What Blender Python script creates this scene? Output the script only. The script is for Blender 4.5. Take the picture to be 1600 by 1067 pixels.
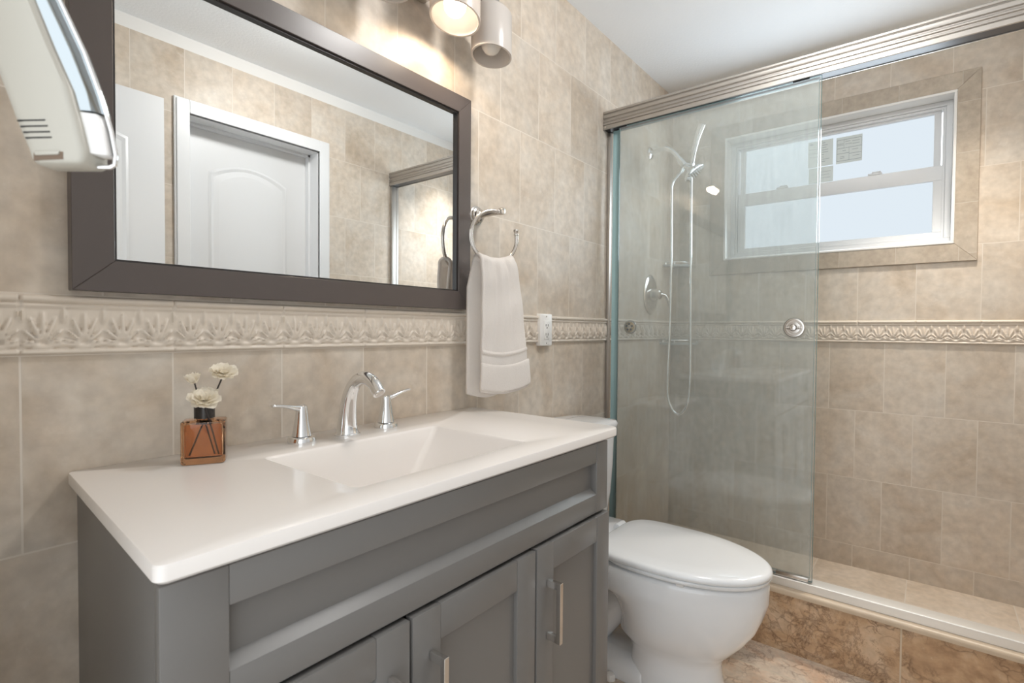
import bpy, bmesh, math, random
from math import sin, cos, pi, radians, sqrt
from mathutils import Vector, Matrix

random.seed(7)
scene = bpy.context.scene
for o in list(bpy.data.objects):
    bpy.data.objects.remove(o)
col = scene.collection

# ------------------------------------------------------------------ camera
cam_d = bpy.data.cameras.new('camera')
cam_d.sensor_width = 36.0
cam_d.sensor_fit = 'HORIZONTAL'
cam_d.lens = 36.0 * 819.48 / 1600.0
cam_d.clip_start = 0.02
cam_d.dof.use_dof = True
cam_d.dof.focus_distance = 1.7
cam_d.dof.aperture_fstop = 8.0
cam = bpy.data.objects.new('camera', cam_d)
col.objects.link(cam)
CAM = Vector((-0.2034, -1.1110, 1.1002))
YAW, PITCH, ROLL = radians(90 - 51.3689), radians(-1.281), radians(0.3998)
fwd = Vector((cos(YAW) * cos(PITCH), sin(YAW) * cos(PITCH), sin(PITCH)))
rgt = fwd.cross(Vector((0, 0, 1))).normalized()
upv = rgt.cross(fwd)
r2 = rgt * cos(ROLL) + upv * sin(ROLL)
u2 = -rgt * sin(ROLL) + upv * cos(ROLL)
m = Matrix((r2, u2, -fwd)).transposed().to_4x4()
m.translation = CAM
cam.matrix_world = m
scene.camera = cam

# ------------------------------------------------------------------ light and exposure
WORLD_STRENGTH = 1.35          # the bright hallway beyond the open doorway
BULB_STRENGTH = 5.0           # the one lit bulb of the vanity light
BULB_W = 2.1                  # what that bulb throws down out of its shade
PANE_STRENGTH = 0.60          # daylight behind the frosted panes
DAYLIGHT_W = 6.0              # daylight falling in through the window
SHOWER_FILL_W = 46.0            # unseen fill lamp added in the shower ceiling
CEILING_FILL = 58.0         # unseen round fill lamp added on the ceiling
scene.view_settings.view_transform = 'Standard'
scene.view_settings.look = 'None'
scene.view_settings.gamma = 1.0
scene.view_settings.use_curve_mapping = False
scene.view_settings.exposure = 0.66

world = bpy.data.worlds.new('world')
scene.world = world
world.use_nodes = True
bg = world.node_tree.nodes['Background']
bg.inputs[0].default_value = (0.93, 0.97, 1.0, 1)
bg.inputs[1].default_value = WORLD_STRENGTH
try:
    scene.cycles.use_denoising = True
    scene.cycles.max_bounces = 14
    scene.cycles.transparent_max_bounces = 24
    scene.cycles.diffuse_bounces = 6
    scene.cycles.glossy_bounces = 6
    scene.cycles.transmission_bounces = 10
    scene.cycles.sample_clamp_indirect = 6.0
    scene.cycles.caustics_reflective = False
    scene.cycles.caustics_refractive = False
except Exception:
    pass

def area_light(name, loc, direction, sx, sy, power, color=(1, 1, 1), portal=False):
    d = bpy.data.lights.new(name, 'AREA')
    d.shape = 'RECTANGLE'
    d.size, d.size_y = sx, sy
    d.energy = power
    d.color = color
    o = bpy.data.objects.new(name, d)
    o.location = loc
    o.rotation_euler = Vector(direction).to_track_quat('-Z', 'Y').to_euler()
    if portal:
        d.cycles.is_portal = True
    col.objects.link(o)
    return o

# room dimensions
W = 1.46            # depth of the room, vanity wall at y = 0
XL = -0.25          # wall with the doorway
XW = 2.573          # shower wall with the window
ZC = 2.358          # ceiling
XS = 1.779          # front of the shower curb
area_light('doorway_portal', (XL - 0.10, -0.98, 1.02), (1, 0, 0), 0.86, 2.04, 1.0, portal=True)
area_light('window_daylight', (2.560, -0.73, 1.765), (-1, 0, -0.15), 0.80, 0.50, DAYLIGHT_W, (0.80, 0.91, 1.0))

# ------------------------------------------------------------------ material helpers
def new_mat(name):
    mt = bpy.data.materials.new(name)
    mt.use_nodes = True
    nt = mt.node_tree
    bs = nt.nodes['Principled BSDF']
    return mt, nt, bs

def N(nt, typ, **kw):
    n = nt.nodes.new(typ)
    for k, v in kw.items():
        setattr(n, k, v)
    return n

def L(nt, a, b):
    nt.links.new(a, b)

def plain(name, color, rough=0.5, metal=0.0, spec=0.5, coat=0.0, noise=0.0, nscale=30.0, bump=0.0, bscale=200.0, stretch=None):
    mt, nt, bs = new_mat(name)
    bs.inputs['Base Color'].default_value = (*color, 1)
    bs.inputs['Roughness'].default_value = rough
    bs.inputs['Metallic'].default_value = metal
    bs.inputs['Specular IOR Level'].default_value = spec
    bs.inputs['Coat Weight'].default_value = coat
    bs.inputs['Coat Roughness'].default_value = 0.05
    tc = N(nt, 'ShaderNodeTexCoord')
    src = tc.outputs['Object']
    if stretch:
        mp = N(nt, 'ShaderNodeMapping')
        mp.inputs['Scale'].default_value = stretch
        L(nt, src, mp.inputs[0])
        src = mp.outputs[0]
    if noise:
        n = N(nt, 'ShaderNodeTexNoise')
        n.inputs['Scale'].default_value = nscale
        n.inputs['Detail'].default_value = 4
        L(nt, src, n.inputs['Vector'])
        mx = N(nt, 'ShaderNodeMix', data_type='RGBA')
        mx.inputs[6].default_value = (*[c * (1 - noise) for c in color], 1)
        mx.inputs[7].default_value = (*[min(1, c * (1 + noise)) for c in color], 1)
        L(nt, n.outputs['Fac'], mx.inputs[0])
        L(nt, mx.outputs[2], bs.inputs['Base Color'])
    if bump:
        n = N(nt, 'ShaderNodeTexNoise')
        n.inputs['Scale'].default_value = bscale
        n.inputs['Detail'].default_value = 3
        L(nt, src, n.inputs['Vector'])
        b = N(nt, 'ShaderNodeBump')
        b.inputs['Strength'].default_value = bump
        b.inputs['Distance'].default_value = 0.002
        L(nt, n.outputs['Fac'], b.inputs['Height'])
        L(nt, b.outputs[0], bs.inputs['Normal'])
    return mt

def stone_color(nt, vec, cols, scale, rnd=None):
    """clouded stone: large cloud + fine mottling + pale chips; returns colour socket and a height socket"""
    a = N(nt, 'ShaderNodeTexNoise'); a.inputs['Scale'].default_value = scale; a.inputs['Detail'].default_value = 7; a.inputs['Roughness'].default_value = 0.62
    a.inputs['Distortion'].default_value = 0.6
    L(nt, vec, a.inputs['Vector'])
    rp = N(nt, 'ShaderNodeValToRGB')
    el = rp.color_ramp.elements
    el[0].position = 0.31; el[0].color = (*cols[0], 1)
    el[1].position = 0.69; el[1].color = (*cols[2], 1)
    e = el.new(0.5); e.color = (*cols[1], 1)
    L(nt, a.outputs['Fac'], rp.inputs[0])
    b = N(nt, 'ShaderNodeTexNoise'); b.inputs['Scale'].default_value = scale * 7; b.inputs['Detail'].default_value = 5
    L(nt, vec, b.inputs['Vector'])
    mr = N(nt, 'ShaderNodeMapRange'); mr.inputs[1].default_value = 0.3; mr.inputs[2].default_value = 0.7
    mr.inputs[3].default_value = 0.88; mr.inputs[4].default_value = 1.09
    L(nt, b.outputs['Fac'], mr.inputs[0])
    mul = N(nt, 'ShaderNodeMix', data_type='RGBA', blend_type='MULTIPLY'); mul.inputs[0].default_value = 1.0
    L(nt, rp.outputs[0], mul.inputs[6]); L(nt, mr.outputs[0], mul.inputs[7])
    # pale chips
    c = N(nt, 'ShaderNodeTexNoise'); c.inputs['Scale'].default_value = scale * 4.2; c.inputs['Detail'].default_value = 6; c.inputs['Roughness'].default_value = 0.7
    L(nt, vec, c.inputs['Vector'])
    m2 = N(nt, 'ShaderNodeMapRange'); m2.inputs[1].default_value = 0.60; m2.inputs[2].default_value = 0.72
    m2.inputs[3].default_value = 0.0; m2.inputs[4].default_value = 0.30
    L(nt, c.outputs['Fac'], m2.inputs[0])
    mx = N(nt, 'ShaderNodeMix', data_type='RGBA')
    mx.inputs[7].default_value = (*cols[3], 1)
    L(nt, m2.outputs[0], mx.inputs[0]); L(nt, mul.outputs[2], mx.inputs[6])
    return mx.outputs[2], b.outputs['Fac']

def tile_mat(name, ax, u0, v0, w, h, cols, grout, mortar=0.0016, scale=5.0, rough=0.42, offset=0.5, brown_veins=False):
    """running-bond stone tiles in the plane spanned by axis ax ('x' or 'y' or 'xy') and z"""
    mt, nt, bs = new_mat(name)
    tc = N(nt, 'ShaderNodeTexCoord')
    sp = N(nt, 'ShaderNodeSeparateXYZ'); L(nt, tc.outputs['Object'], sp.inputs[0])
    cb = N(nt, 'ShaderNodeCombineXYZ')
    def sub(sock, v):
        s = N(nt, 'ShaderNodeMath', operation='SUBTRACT'); L(nt, sock, s.inputs[0]); s.inputs[1].default_value = v
        return s.outputs[0]
    if ax == 'x':
        L(nt, sub(sp.outputs[0], u0), cb.inputs[0]); L(nt, sub(sp.outputs[2], v0), cb.inputs[1])
    elif ax == 'y':
        L(nt, sub(sp.outputs[1], u0), cb.inputs[0]); L(nt, sub(sp.outputs[2], v0), cb.inputs[1])
    else:
        L(nt, sub(sp.outputs[0], u0), cb.inputs[0]); L(nt, sub(sp.outputs[1], v0), cb.inputs[1])
    br = N(nt, 'ShaderNodeTexBrick')
    br.offset = offset; br.offset_frequency = 2; br.squash = 1.0
    br.inputs['Scale'].default_value = 1.0
    br.inputs['Mortar Size'].default_value = mortar
    br.inputs['Mortar Smooth'].default_value = 0.1
    br.inputs['Bias'].default_value = 0.0
    br.inputs['Brick Width'].default_value = w
    br.inputs['Row Height'].default_value = h
    br.inputs['Color1'].default_value = (0, 0, 0, 1)
    br.inputs['Color2'].default_value = (1, 1, 1, 1)
    br.inputs['Mortar'].default_value = (0.5, 0.5, 0.5, 1)
    L(nt, cb.outputs[0], br.inputs['Vector'])
    # every tile gets its own patch of stone
    off = N(nt, 'ShaderNodeVectorMath', operation='MULTIPLY_ADD')
    L(nt, br.outputs['Color'], off.inputs[0]); off.inputs[1].default_value = (7.3, 3.1, 11.7)
    L(nt, tc.outputs['Object'], off.inputs[2])
    c, hgt = stone_color(nt, off.outputs[0], cols, scale)
    if brown_veins:
        v = N(nt, 'ShaderNodeTexNoise'); v.inputs['Scale'].default_value = 9.0; v.inputs['Detail'].default_value = 12; v.inputs['Roughness'].default_value = 0.80; v.inputs['Distortion'].default_value = 0.5
        L(nt, off.outputs[0], v.inputs['Vector'])
        s = N(nt, 'ShaderNodeMath', operation='SUBTRACT'); L(nt, v.outputs['Fac'], s.inputs[0]); s.inputs[1].default_value = 0.5
        ab = N(nt, 'ShaderNodeMath', operation='ABSOLUTE'); L(nt, s.outputs[0], ab.inputs[0])
        vr = N(nt, 'ShaderNodeMapRange'); vr.inputs[1].default_value = 0.0; vr.inputs[2].default_value = 0.030; vr.inputs[3].default_value = 0.62; vr.inputs[4].default_value = 0.0
        L(nt, ab.outputs[0], vr.inputs[0])
        big = N(nt, 'ShaderNodeTexNoise'); big.inputs['Scale'].default_value = 8.0; big.inputs['Detail'].default_value = 2
        L(nt, off.outputs[0], big.inputs['Vector'])
        bm_ = N(nt, 'ShaderNodeMapRange'); bm_.inputs[1].default_value = 0.40; bm_.inputs[2].default_value = 0.54
        L(nt, big.outputs['Fac'], bm_.inputs[0])
        mm = N(nt, 'ShaderNodeMath', operation='MULTIPLY'); L(nt, vr.outputs[0], mm.inputs[0]); L(nt, bm_.outputs[0], mm.inputs[1])
        mv = N(nt, 'ShaderNodeMix', data_type='RGBA'); mv.inputs[7].default_value = (*brown_veins, 1)
        L(nt, mm.outputs[0], mv.inputs[0]); L(nt, c, mv.inputs[6])
        c = mv.outputs[2]
        dn = N(nt, 'ShaderNodeTexNoise'); dn.inputs['Scale'].default_value = 14.0; dn.inputs['Detail'].default_value = 4
        L(nt, off.outputs[0], dn.inputs['Vector'])
        dv = N(nt, 'ShaderNodeVectorMath', operation='MULTIPLY_ADD'); L(nt, dn.outputs['Color'], dv.inputs[0]); dv.inputs[1].default_value = (0.10, 0.10, 0.10); L(nt, off.outputs[0], dv.inputs[2])
        vo = N(nt, 'ShaderNodeTexVoronoi', feature='DISTANCE_TO_EDGE'); vo.inputs['Scale'].default_value = 26.0
        L(nt, dv.outputs[0], vo.inputs['Vector'])
        ve = N(nt, 'ShaderNodeMapRange'); ve.inputs[1].default_value = 0.0; ve.inputs[2].default_value = 0.10; ve.inputs[3].default_value = 0.55; ve.inputs[4].default_value = 0.0
        L(nt, vo.outputs['Distance'], ve.inputs[0])
        b2 = N(nt, 'ShaderNodeTexNoise'); b2.inputs['Scale'].default_value = 9.0; b2.inputs['Detail'].default_value = 3
        L(nt, dv.outputs[0], b2.inputs['Vector'])
        b3 = N(nt, 'ShaderNodeMapRange'); b3.inputs[1].default_value = 0.50; b3.inputs[2].default_value = 0.62
        L(nt, b2.outputs['Fac'], b3.inputs[0])
        m3 = N(nt, 'ShaderNodeMath', operation='MULTIPLY'); L(nt, ve.outputs[0], m3.inputs[0]); L(nt, b3.outputs[0], m3.inputs[1])
        mw = N(nt, 'ShaderNodeMix', data_type='RGBA'); mw.inputs[7].default_value = (*brown_veins, 1)
        L(nt, m3.outputs[0], mw.inputs[0]); L(nt, c, mw.inputs[6]); c = mw.outputs[2]
    # slight tone per tile
    ton = N(nt, 'ShaderNodeMapRange'); ton.inputs[3].default_value = 0.95; ton.inputs[4].default_value = 1.05
    L(nt, br.outputs['Color'], ton.inputs[0])
    mul = N(nt, 'ShaderNodeMix', data_type='RGBA', blend_type='MULTIPLY'); mul.inputs[0].default_value = 1
    L(nt, c, mul.inputs[6]); L(nt, ton.outputs[0], mul.inputs[7])
    mx = N(nt, 'ShaderNodeMix', data_type='RGBA'); mx.inputs[7].default_value = (*grout, 1)
    L(nt, br.outputs['Fac'], mx.inputs[0]); L(nt, mul.outputs[2], mx.inputs[6])
    L(nt, mx.outputs[2], bs.inputs['Base Color'])
    bs.inputs['Roughness'].default_value = rough
    bs.inputs['Specular IOR Level'].default_value = 0.35
    hh = N(nt, 'ShaderNodeMath', operation='MULTIPLY_ADD'); L(nt, br.outputs['Fac'], hh.inputs[0]); hh.inputs[1].default_value = -1.0
    h2 = N(nt, 'ShaderNodeMath', operation='MULTIPLY'); L(nt, hgt, h2.inputs[0]); h2.inputs[1].default_value = 0.25
    L(nt, h2.outputs[0], hh.inputs[2])
    bp = N(nt, 'ShaderNodeBump'); bp.inputs['Strength'].default_value = 0.45; bp.inputs['Distance'].default_value = 0.0015
    L(nt, hh.outputs[0], bp.inputs['Height']); L(nt, bp.outputs[0], bs.inputs['Normal'])
    return mt

def emit_mat(name, color, strength):
    mt, nt, bs = new_mat(name)
    nt.nodes.remove(bs)
    e = N(nt, 'ShaderNodeEmission')
    e.inputs[0].default_value = (*color, 1); e.inputs[1].default_value = strength
    L(nt, e.outputs[0], nt.nodes['Material Output'].inputs[0])
    return mt

def pane_glass(name, tint, haze, haze_col, ior=1.45):
    """one face of a sheet of glass: see-through, mirror-like at grazing angles, with a film of haze on it"""
    mt, nt, bs = new_mat(name)
    nt.nodes.remove(bs)
    tr = N(nt, 'ShaderNodeBsdfTransparent'); tr.inputs[0].default_value = (*tint, 1)
    gl = N(nt, 'ShaderNodeBsdfGlossy'); gl.inputs['Roughness'].default_value = 0.0; gl.inputs[0].default_value = (1, 1, 1, 1)
    fr = N(nt, 'ShaderNodeFresnel'); fr.inputs[0].default_value = ior
    df = N(nt, 'ShaderNodeBsdfDiffuse'); df.inputs[0].default_value = (*haze_col, 1)
    tc = N(nt, 'ShaderNodeTexCoord')
    mp = N(nt, 'ShaderNodeMapping'); mp.inputs['Scale'].default_value = (1, 14, 2.0)
    L(nt, tc.outputs['Object'], mp.inputs[0])
    no = N(nt, 'ShaderNodeTexNoise'); no.inputs['Scale'].default_value = 3.0; no.inputs['Detail'].default_value = 6
    L(nt, mp.outputs[0], no.inputs['Vector'])
    mr = N(nt, 'ShaderNodeMapRange'); mr.inputs[1].default_value = 0.3; mr.inputs[2].default_value = 0.7
    mr.inputs[3].default_value = haze * 0.75; mr.inputs[4].default_value = haze * 1.25
    L(nt, no.outputs['Fac'], mr.inputs[0])
    m1 = N(nt, 'ShaderNodeMixShader'); L(nt, mr.outputs[0], m1.inputs[0]); L(nt, tr.outputs[0], m1.inputs[1]); L(nt, df.outputs[0], m1.inputs[2])
    m2 = N(nt, 'ShaderNodeMixShader'); L(nt, fr.outputs[0], m2.inputs[0]); L(nt, m1.outputs[0], m2.inputs[1]); L(nt, gl.outputs[0], m2.inputs[2])
    L(nt, m2.outputs[0], nt.nodes['Material Output'].inputs[0])
    return mt

# ------------------------------------------------------------------ materials
WALL = [(0.510, 0.420, 0.325), (0.585, 0.510, 0.425), (0.625, 0.570, 0.500), (0.76, 0.715, 0.66)]
GROUT = (0.67, 0.61, 0.535)
M = {}
M['wall_low'] = tile_mat('tile_vanity_lower', 'x', -0.044, -0.198, 0.2115, 0.313, WALL, GROUT)
M['wall_up'] = tile_mat('tile_vanity_upper', 'x', -0.044, 1.152, 0.2115, 0.3135, WALL, GROUT)
M['win_low'] = tile_mat('tile_window_lower', 'y', -0.955, -0.156, 0.205, 0.3025, WALL, GROUT)
M['win_up'] = tile_mat('tile_window_upper', 'y', -0.955, 1.150, 0.205, 0.303, WALL, GROUT)
M['opp'] = tile_mat('tile_door_wall', 'x', 0.103, -0.150, 0.199, 0.31, WALL, GROUT)
M['border'] = tile_mat('tile_window_border', 'y', -0.985, 0.0, 0.205, 9.0, [(0.40, 0.335, 0.265), (0.445, 0.38, 0.305), (0.48, 0.42, 0.345), (0.55, 0.5, 0.42)], (0.50, 0.45, 0.38), mortar=0.0015, scale=7, offset=0.0)
M['bordv'] = tile_mat('tile_window_border_upright', 'y', -5.0, 1.42, 9.0, 0.2, [(0.40, 0.335, 0.265), (0.445, 0.38, 0.305), (0.48, 0.42, 0.345), (0.55, 0.5, 0.42)], (0.50, 0.45, 0.38), mortar=0.0015, scale=7, offset=0.0)
M['floor'] = tile_mat('tile_floor', 'xy', 1.63, -0.56, 0.46, 0.46, [(0.42, 0.38, 0.33), (0.66, 0.56, 0.46), (0.66, 0.45, 0.31), (0.72, 0.69, 0.64)], (0.60, 0.53, 0.43), mortar=0.003, scale=5.5, rough=0.3, offset=0.0, brown_veins=(0.16, 0.085, 0.05))
M['curb'] = tile_mat('tile_curb', 'y', -1.057, -0.3, 0.46, 0.6, [(0.30, 0.175, 0.095), (0.53, 0.355, 0.215), (0.66, 0.50, 0.355), (0.76, 0.69, 0.59)], (0.60, 0.50, 0.38), mortar=0.0025, scale=6.0, rough=0.28, offset=0.0, brown_veins=(0.11, 0.055, 0.03))
M['bullnose'] = plain('bullnose_stone', (0.56, 0.45, 0.33), 0.35, noise=0.12, nscale=14)
M['showerfloor'] = tile_mat('tile_shower_floor', 'xy', 2.0, -0.72, 0.33, 0.33, [(0.56, 0.46, 0.36), (0.63, 0.535, 0.435), (0.68, 0.59, 0.50), (0.74, 0.68, 0.6)], GROUT, scale=5, offset=0.0)
M['trimband'] = plain('cast_border_tile', (0.64, 0.565, 0.48), 0.36, noise=0.07, nscale=25)
M['paint'] = plain('white_wall_paint', (0.78, 0.77, 0.75), 0.6)
M['ceiling'] = plain('textured_ceiling_paint', (0.84, 0.86, 0.88), 0.75, bump=0.55, bscale=95)
M['door'] = plain('white_door_paint', (0.70, 0.71, 0.72), 0.35, bump=0.05, bscale=60)
M['sidepaint'] = plain('plaster_paint', (0.72, 0.68, 0.62), 0.6)
M['counter'] = plain('cultured_marble_white', (0.83, 0.79, 0.755), 0.22, spec=0.4)
M['cab'] = plain('grey_cabinet_lacquer', (0.165, 0.158, 0.150), 0.33, spec=0.5)
M['cabin'] = plain('cabinet_gap', (0.02, 0.02, 0.02), 0.7)
M['frame'] = plain('brown_grey_frame', (0.088, 0.072, 0.066), 0.30, spec=0.5)
M['frame_lip'] = plain('frame_lip', (0.03, 0.026, 0.025), 0.3)
M['mirror'] = plain('silvered_glass', (0.90, 0.915, 0.91), 0.0, metal=1.0)
M['chrome'] = plain('polished_chrome', (0.86, 0.87, 0.88), 0.06, metal=1.0)
M['nickel'] = plain('brushed_nickel', (0.64, 0.61, 0.575), 0.22, metal=1.0)
M['alu'] = plain('shower_rail_aluminium', (0.47, 0.445, 0.415), 0.45, metal=1.0)
M['dark_metal'] = plain('dark_channel', (0.035, 0.035, 0.04), 0.35, metal=0.3)
M['porcelain'] = plain('white_porcelain', (0.82, 0.835, 0.85), 0.08, coat=0.5)
M['seat'] = plain('white_seat_plastic', (0.81, 0.83, 0.845), 0.14, coat=0.2)
M['rubber'] = plain('seat_gap_bumper', (0.35, 0.35, 0.36), 0.5)
M['plastic'] = plain('white_plastic', (0.82, 0.81, 0.79), 0.3)
M['black'] = plain('black_slot', (0.015, 0.015, 0.015), 0.5)
M['vinyl'] = plain('white_window_vinyl', (0.70, 0.71, 0.72), 0.35)
M['reveal'] = plain('white_window_reveal', (0.78, 0.77, 0.75), 0.5)
M['pane'] = emit_mat('frosted_pane_daylight', (0.80, 0.89, 0.965), PANE_STRENGTH)
M['paper'] = plain('sticker_paper', (0.80, 0.80, 0.77), 0.7)
M['chromeband'] = plain('chrome_band', (0.40, 0.44, 0.46), 0.10, metal=1.0)
M['ink'] = plain('sticker_ink', (0.30, 0.31, 0.32), 0.7)
M['towel'] = plain('white_terry_cloth', (0.90, 0.87, 0.84), 0.95, spec=0.1, bump=0.9, bscale=420)
M['glass'] = pane_glass('shower_glass_face', (0.980, 0.992, 0.988), 0.120, (0.78, 0.85, 0.85))
M['glass_edge'] = plain('glass_edge_teal', (0.22, 0.42, 0.43), 0.15)
M['seal'] = plain('teal_edge_strip', (0.33, 0.50, 0.53), 0.25)
M['shelfglass'] = plain('grey_shelf_glass', (0.42, 0.46, 0.47), 0.1)
M['bulb'] = emit_mat('warm_bulb', (1.0, 0.80, 0.60), BULB_STRENGTH)
M['bulb_off'] = plain('unlit_bulb', (0.82, 0.78, 0.72), 0.25)
M['cap'] = plain('dark_bottle_collar', (0.05, 0.045, 0.042), 0.25, metal=0.6)
M['petal'] = plain('cream_petal', (0.93, 0.88, 0.78), 0.8, spec=0.1)
M['stem'] = plain('dark_reed', (0.03, 0.022, 0.02), 0.6)
M['makeup'] = plain('ivory_housing', (0.46, 0.44, 0.385), 0.4)
M['lens'] = emit_mat('shower_fill_lens', (1.0, 0.93, 0.84), 6.0)
M['lamp'] = emit_mat('ceiling_fill_diffuser', (1.0, 0.985, 0.965), CEILING_FILL)
M['switchgap'] = plain('switch_recess_brown', (0.16, 0.11, 0.075), 0.6)
M['brass'] = plain('tarnished_gold_bolt', (0.42, 0.30, 0.15), 0.3, metal=1.0)

mt, nt, bs = new_mat('opal_shade_glass')     # opal glass of the lamp shades
df = N(nt, 'ShaderNodeBsdfTranslucent'); df.inputs[0].default_value = (0.93, 0.88, 0.82, 1)
bs.inputs['Base Color'].default_value = (0.58, 0.545, 0.515, 1); bs.inputs['Roughness'].default_value = 0.25
mxs = N(nt, 'ShaderNodeMixShader'); mxs.inputs[0].default_value = 0.28
L(nt, bs.outputs[0], mxs.inputs[1]); L(nt, df.outputs[0], mxs.inputs[2])
L(nt, mxs.outputs[0], nt.nodes['Material Output'].inputs[0])
M['opal'] = mt

def translucent(mt, fac, color):
    nt = mt.node_tree; bs = nt.nodes['Principled BSDF']
    t = N(nt, 'ShaderNodeBsdfTranslucent'); t.inputs[0].default_value = (*color, 1)
    x = N(nt, 'ShaderNodeMixShader'); x.inputs[0].default_value = fac
    L(nt, bs.outputs[0], x.inputs[1]); L(nt, t.outputs[0], x.inputs[2]); L(nt, x.outputs[0], nt.nodes['Material Output'].inputs[0])
translucent(M['towel'], 0.35, (0.88, 0.83, 0.78))
translucent(M['petal'], 0.35, (0.93, 0.88, 0.76))
translucent(M['paper'], 0.75, (0.82, 0.82, 0.78))
mt, nt, bs = new_mat('amber_glass')
bs.inputs['Base Color'].default_value = (0.80, 0.47, 0.27, 1)
bs.inputs['Roughness'].default_value = 0.02
bs.inputs['Transmission Weight'].default_value = 1.0
bs.inputs['IOR'].default_value = 1.45
M['amber'] = mt

# ------------------------------------------------------------------ mesh helpers
ORG = {}
class MB:
    def __init__(s):
        s.v = []; s.f = []; s.mi = []
    def add(s, vs, fs, mi=0):
        b = len(s.v)
        s.v += [tuple(p) for p in vs]
        s.f += [tuple(b + i for i in f) for f in fs]
        s.mi += [mi] * len(fs)
        return s
    def box(s, x0, x1, y0, y1, z0, z1, mi=0):
        vs = [(x, y, z) for z in (z0, z1) for y in (y0, y1) for x in (x0, x1)]
        return s.add(vs, [(0, 2, 3, 1), (4, 5, 7, 6), (0, 1, 5, 4), (2, 6, 7, 3), (0, 4, 6, 2), (1, 3, 7, 5)], mi)
    def loops(s, ls, cap0=True, cap1=True, closed=True, mi=0):
        n = len(ls[0]); vs = [p for l in ls for p in l]; fs = []
        for i in range(len(ls) - 1):
            for j in range(n if closed else n - 1):
                k = (j + 1) % n
                fs.append((i * n + j, i * n + k, (i + 1) * n + k, (i + 1) * n + j))
        if cap0: fs.append(tuple(reversed(range(n))))
        if cap1: fs.append(tuple((len(ls) - 1) * n + j for j in range(n)))
        return s.add(vs, fs, mi)
    def lathe(s, prof, origin=(0, 0, 0), axis=(0, 0, 1), n=32, cap0=True, cap1=True, mi=0):
        o = Vector(origin); a = Vector(axis).normalized()
        t = Vector((1, 0, 0)) if abs(a.x) < 0.9 else Vector((0, 1, 0))
        e1 = a.cross(t).normalized(); e2 = a.cross(e1)
        ls = [[o + a * h + (e1 * cos(2 * pi * j / n) + e2 * sin(2 * pi * j / n)) * r for j in range(n)] for r, h in prof]
        return s.loops(ls, cap0, cap1, mi=mi)
    def tube(s, path, rad, n=14, cap=True, flat=None, mi=0, up=(0, 0, 1)):
        P = [Vector(p) for p in path]
        R = rad if isinstance(rad, (list, tuple)) else [rad] * len(P)
        ls = []; ref = None
        for i, p in enumerate(P):
            d = (P[min(i + 1, len(P) - 1)] - P[max(i - 1, 0)]).normalized()
            if ref is None:
                t = Vector(up) if abs(d.dot(Vector(up))) < 0.95 else Vector((1, 0, 0))
                ref = d.cross(t).normalized()
            else:
                ref = (ref - d * ref.dot(d)).normalized()
            e2 = d.cross(ref)
            fa = 1.0 if flat is None else (flat[i] if isinstance(flat, (list, tuple)) else flat)
            ls.append([p + ref * cos(2 * pi * j / n) * R[i] + e2 * sin(2 * pi * j / n) * R[i] * fa for j in range(n)])
        return s.loops(ls, cap, cap, mi=mi)
    def build(s, name, mat, parent=None, org=None, bevel=0.0, seg=2, smooth=True, angle=38, subsurf=0):
        if org is None:
            org = ORG[parent.name] if parent is not None else (0, 0, 0)
        o3 = Vector(org)
        me = bpy.data.meshes.new(name)
        me.from_pydata([tuple(Vector(p) - o3) for p in s.v], [], s.f)
        for m_ in (mat if isinstance(mat, (list, tuple)) else [mat]):
            me.materials.append(m_)
        for p, i in zip(me.polygons, s.mi):
            p.material_index = i
        bm = bmesh.new(); bm.from_mesh(me)
        bmesh.ops.recalc_face_normals(bm, faces=bm.faces)
        if bevel:
            eds = [e for e in bm.edges if len(e.link_faces) == 2 and e.calc_face_angle(0) > radians(30)]
            bmesh.ops.bevel(bm, geom=eds, offset=bevel, segments=seg, affect='EDGES', profile=0.5, clamp_overlap=True)
        if smooth:
            for f in bm.faces: f.smooth = True
            for e in bm.edges:
                if len(e.link_faces) == 2 and e.calc_face_angle(0) > radians(angle): e.smooth = False
        bm.to_mesh(me); bm.free()
        o = bpy.data.objects.new(name, me)
        col.objects.link(o)
        if parent is not None:
            o.parent = parent
            o.location = Vector(org) - Vector(ORG[parent.name])
        else:
            o.location = org
        ORG[o.name] = tuple(org)
        if subsurf:
            md = o.modifiers.new('smooth', 'SUBSURF'); md.levels = subsurf; md.render_levels = subsurf
        return o

def thing(name, label, cat, loc, group=None):
    o = bpy.data.objects.new(name, None)
    o.empty_display_size = 0.05
    col.objects.link(o); o.location = loc
    ORG[o.name] = tuple(loc)
    return tag(o, label, cat, group)
def tag(o, label, cat, group=None):
    o['label'] = label; o['category'] = cat
    if group: o['group'] = group
    return o
def struct(o, label, cat):
    o['kind'] = 'structure'; o['label'] = label; o['category'] = cat
    return o
def dup(root, delta, label):
    r = root.copy(); col.objects.link(r); r.location = Vector(root.location) + Vector(delta)
    r['label'] = label
    ORG[r.name] = tuple(Vector(ORG[root.name]) + Vector(delta))
    for ch in list(root.children):
        c = ch.copy(); col.objects.link(c); c.parent = r
        for g in list(ch.children):
            d = g.copy(); col.objects.link(d); d.parent = c
    return r
def rrect(x0, x1, y0, y1, r, n=6, z=0.0):
    out = []
    for cx, cy, a0 in ((x1 - r, y1 - r, 0), (x0 + r, y1 - r, pi / 2), (x0 + r, y0 + r, pi), (x1 - r, y0 + r, 1.5 * pi)):
        for i in range(n + 1):
            a = a0 + (pi / 2) * i / n
            out.append((cx + r * cos(a), cy + r * sin(a), z))
    return out
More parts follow.
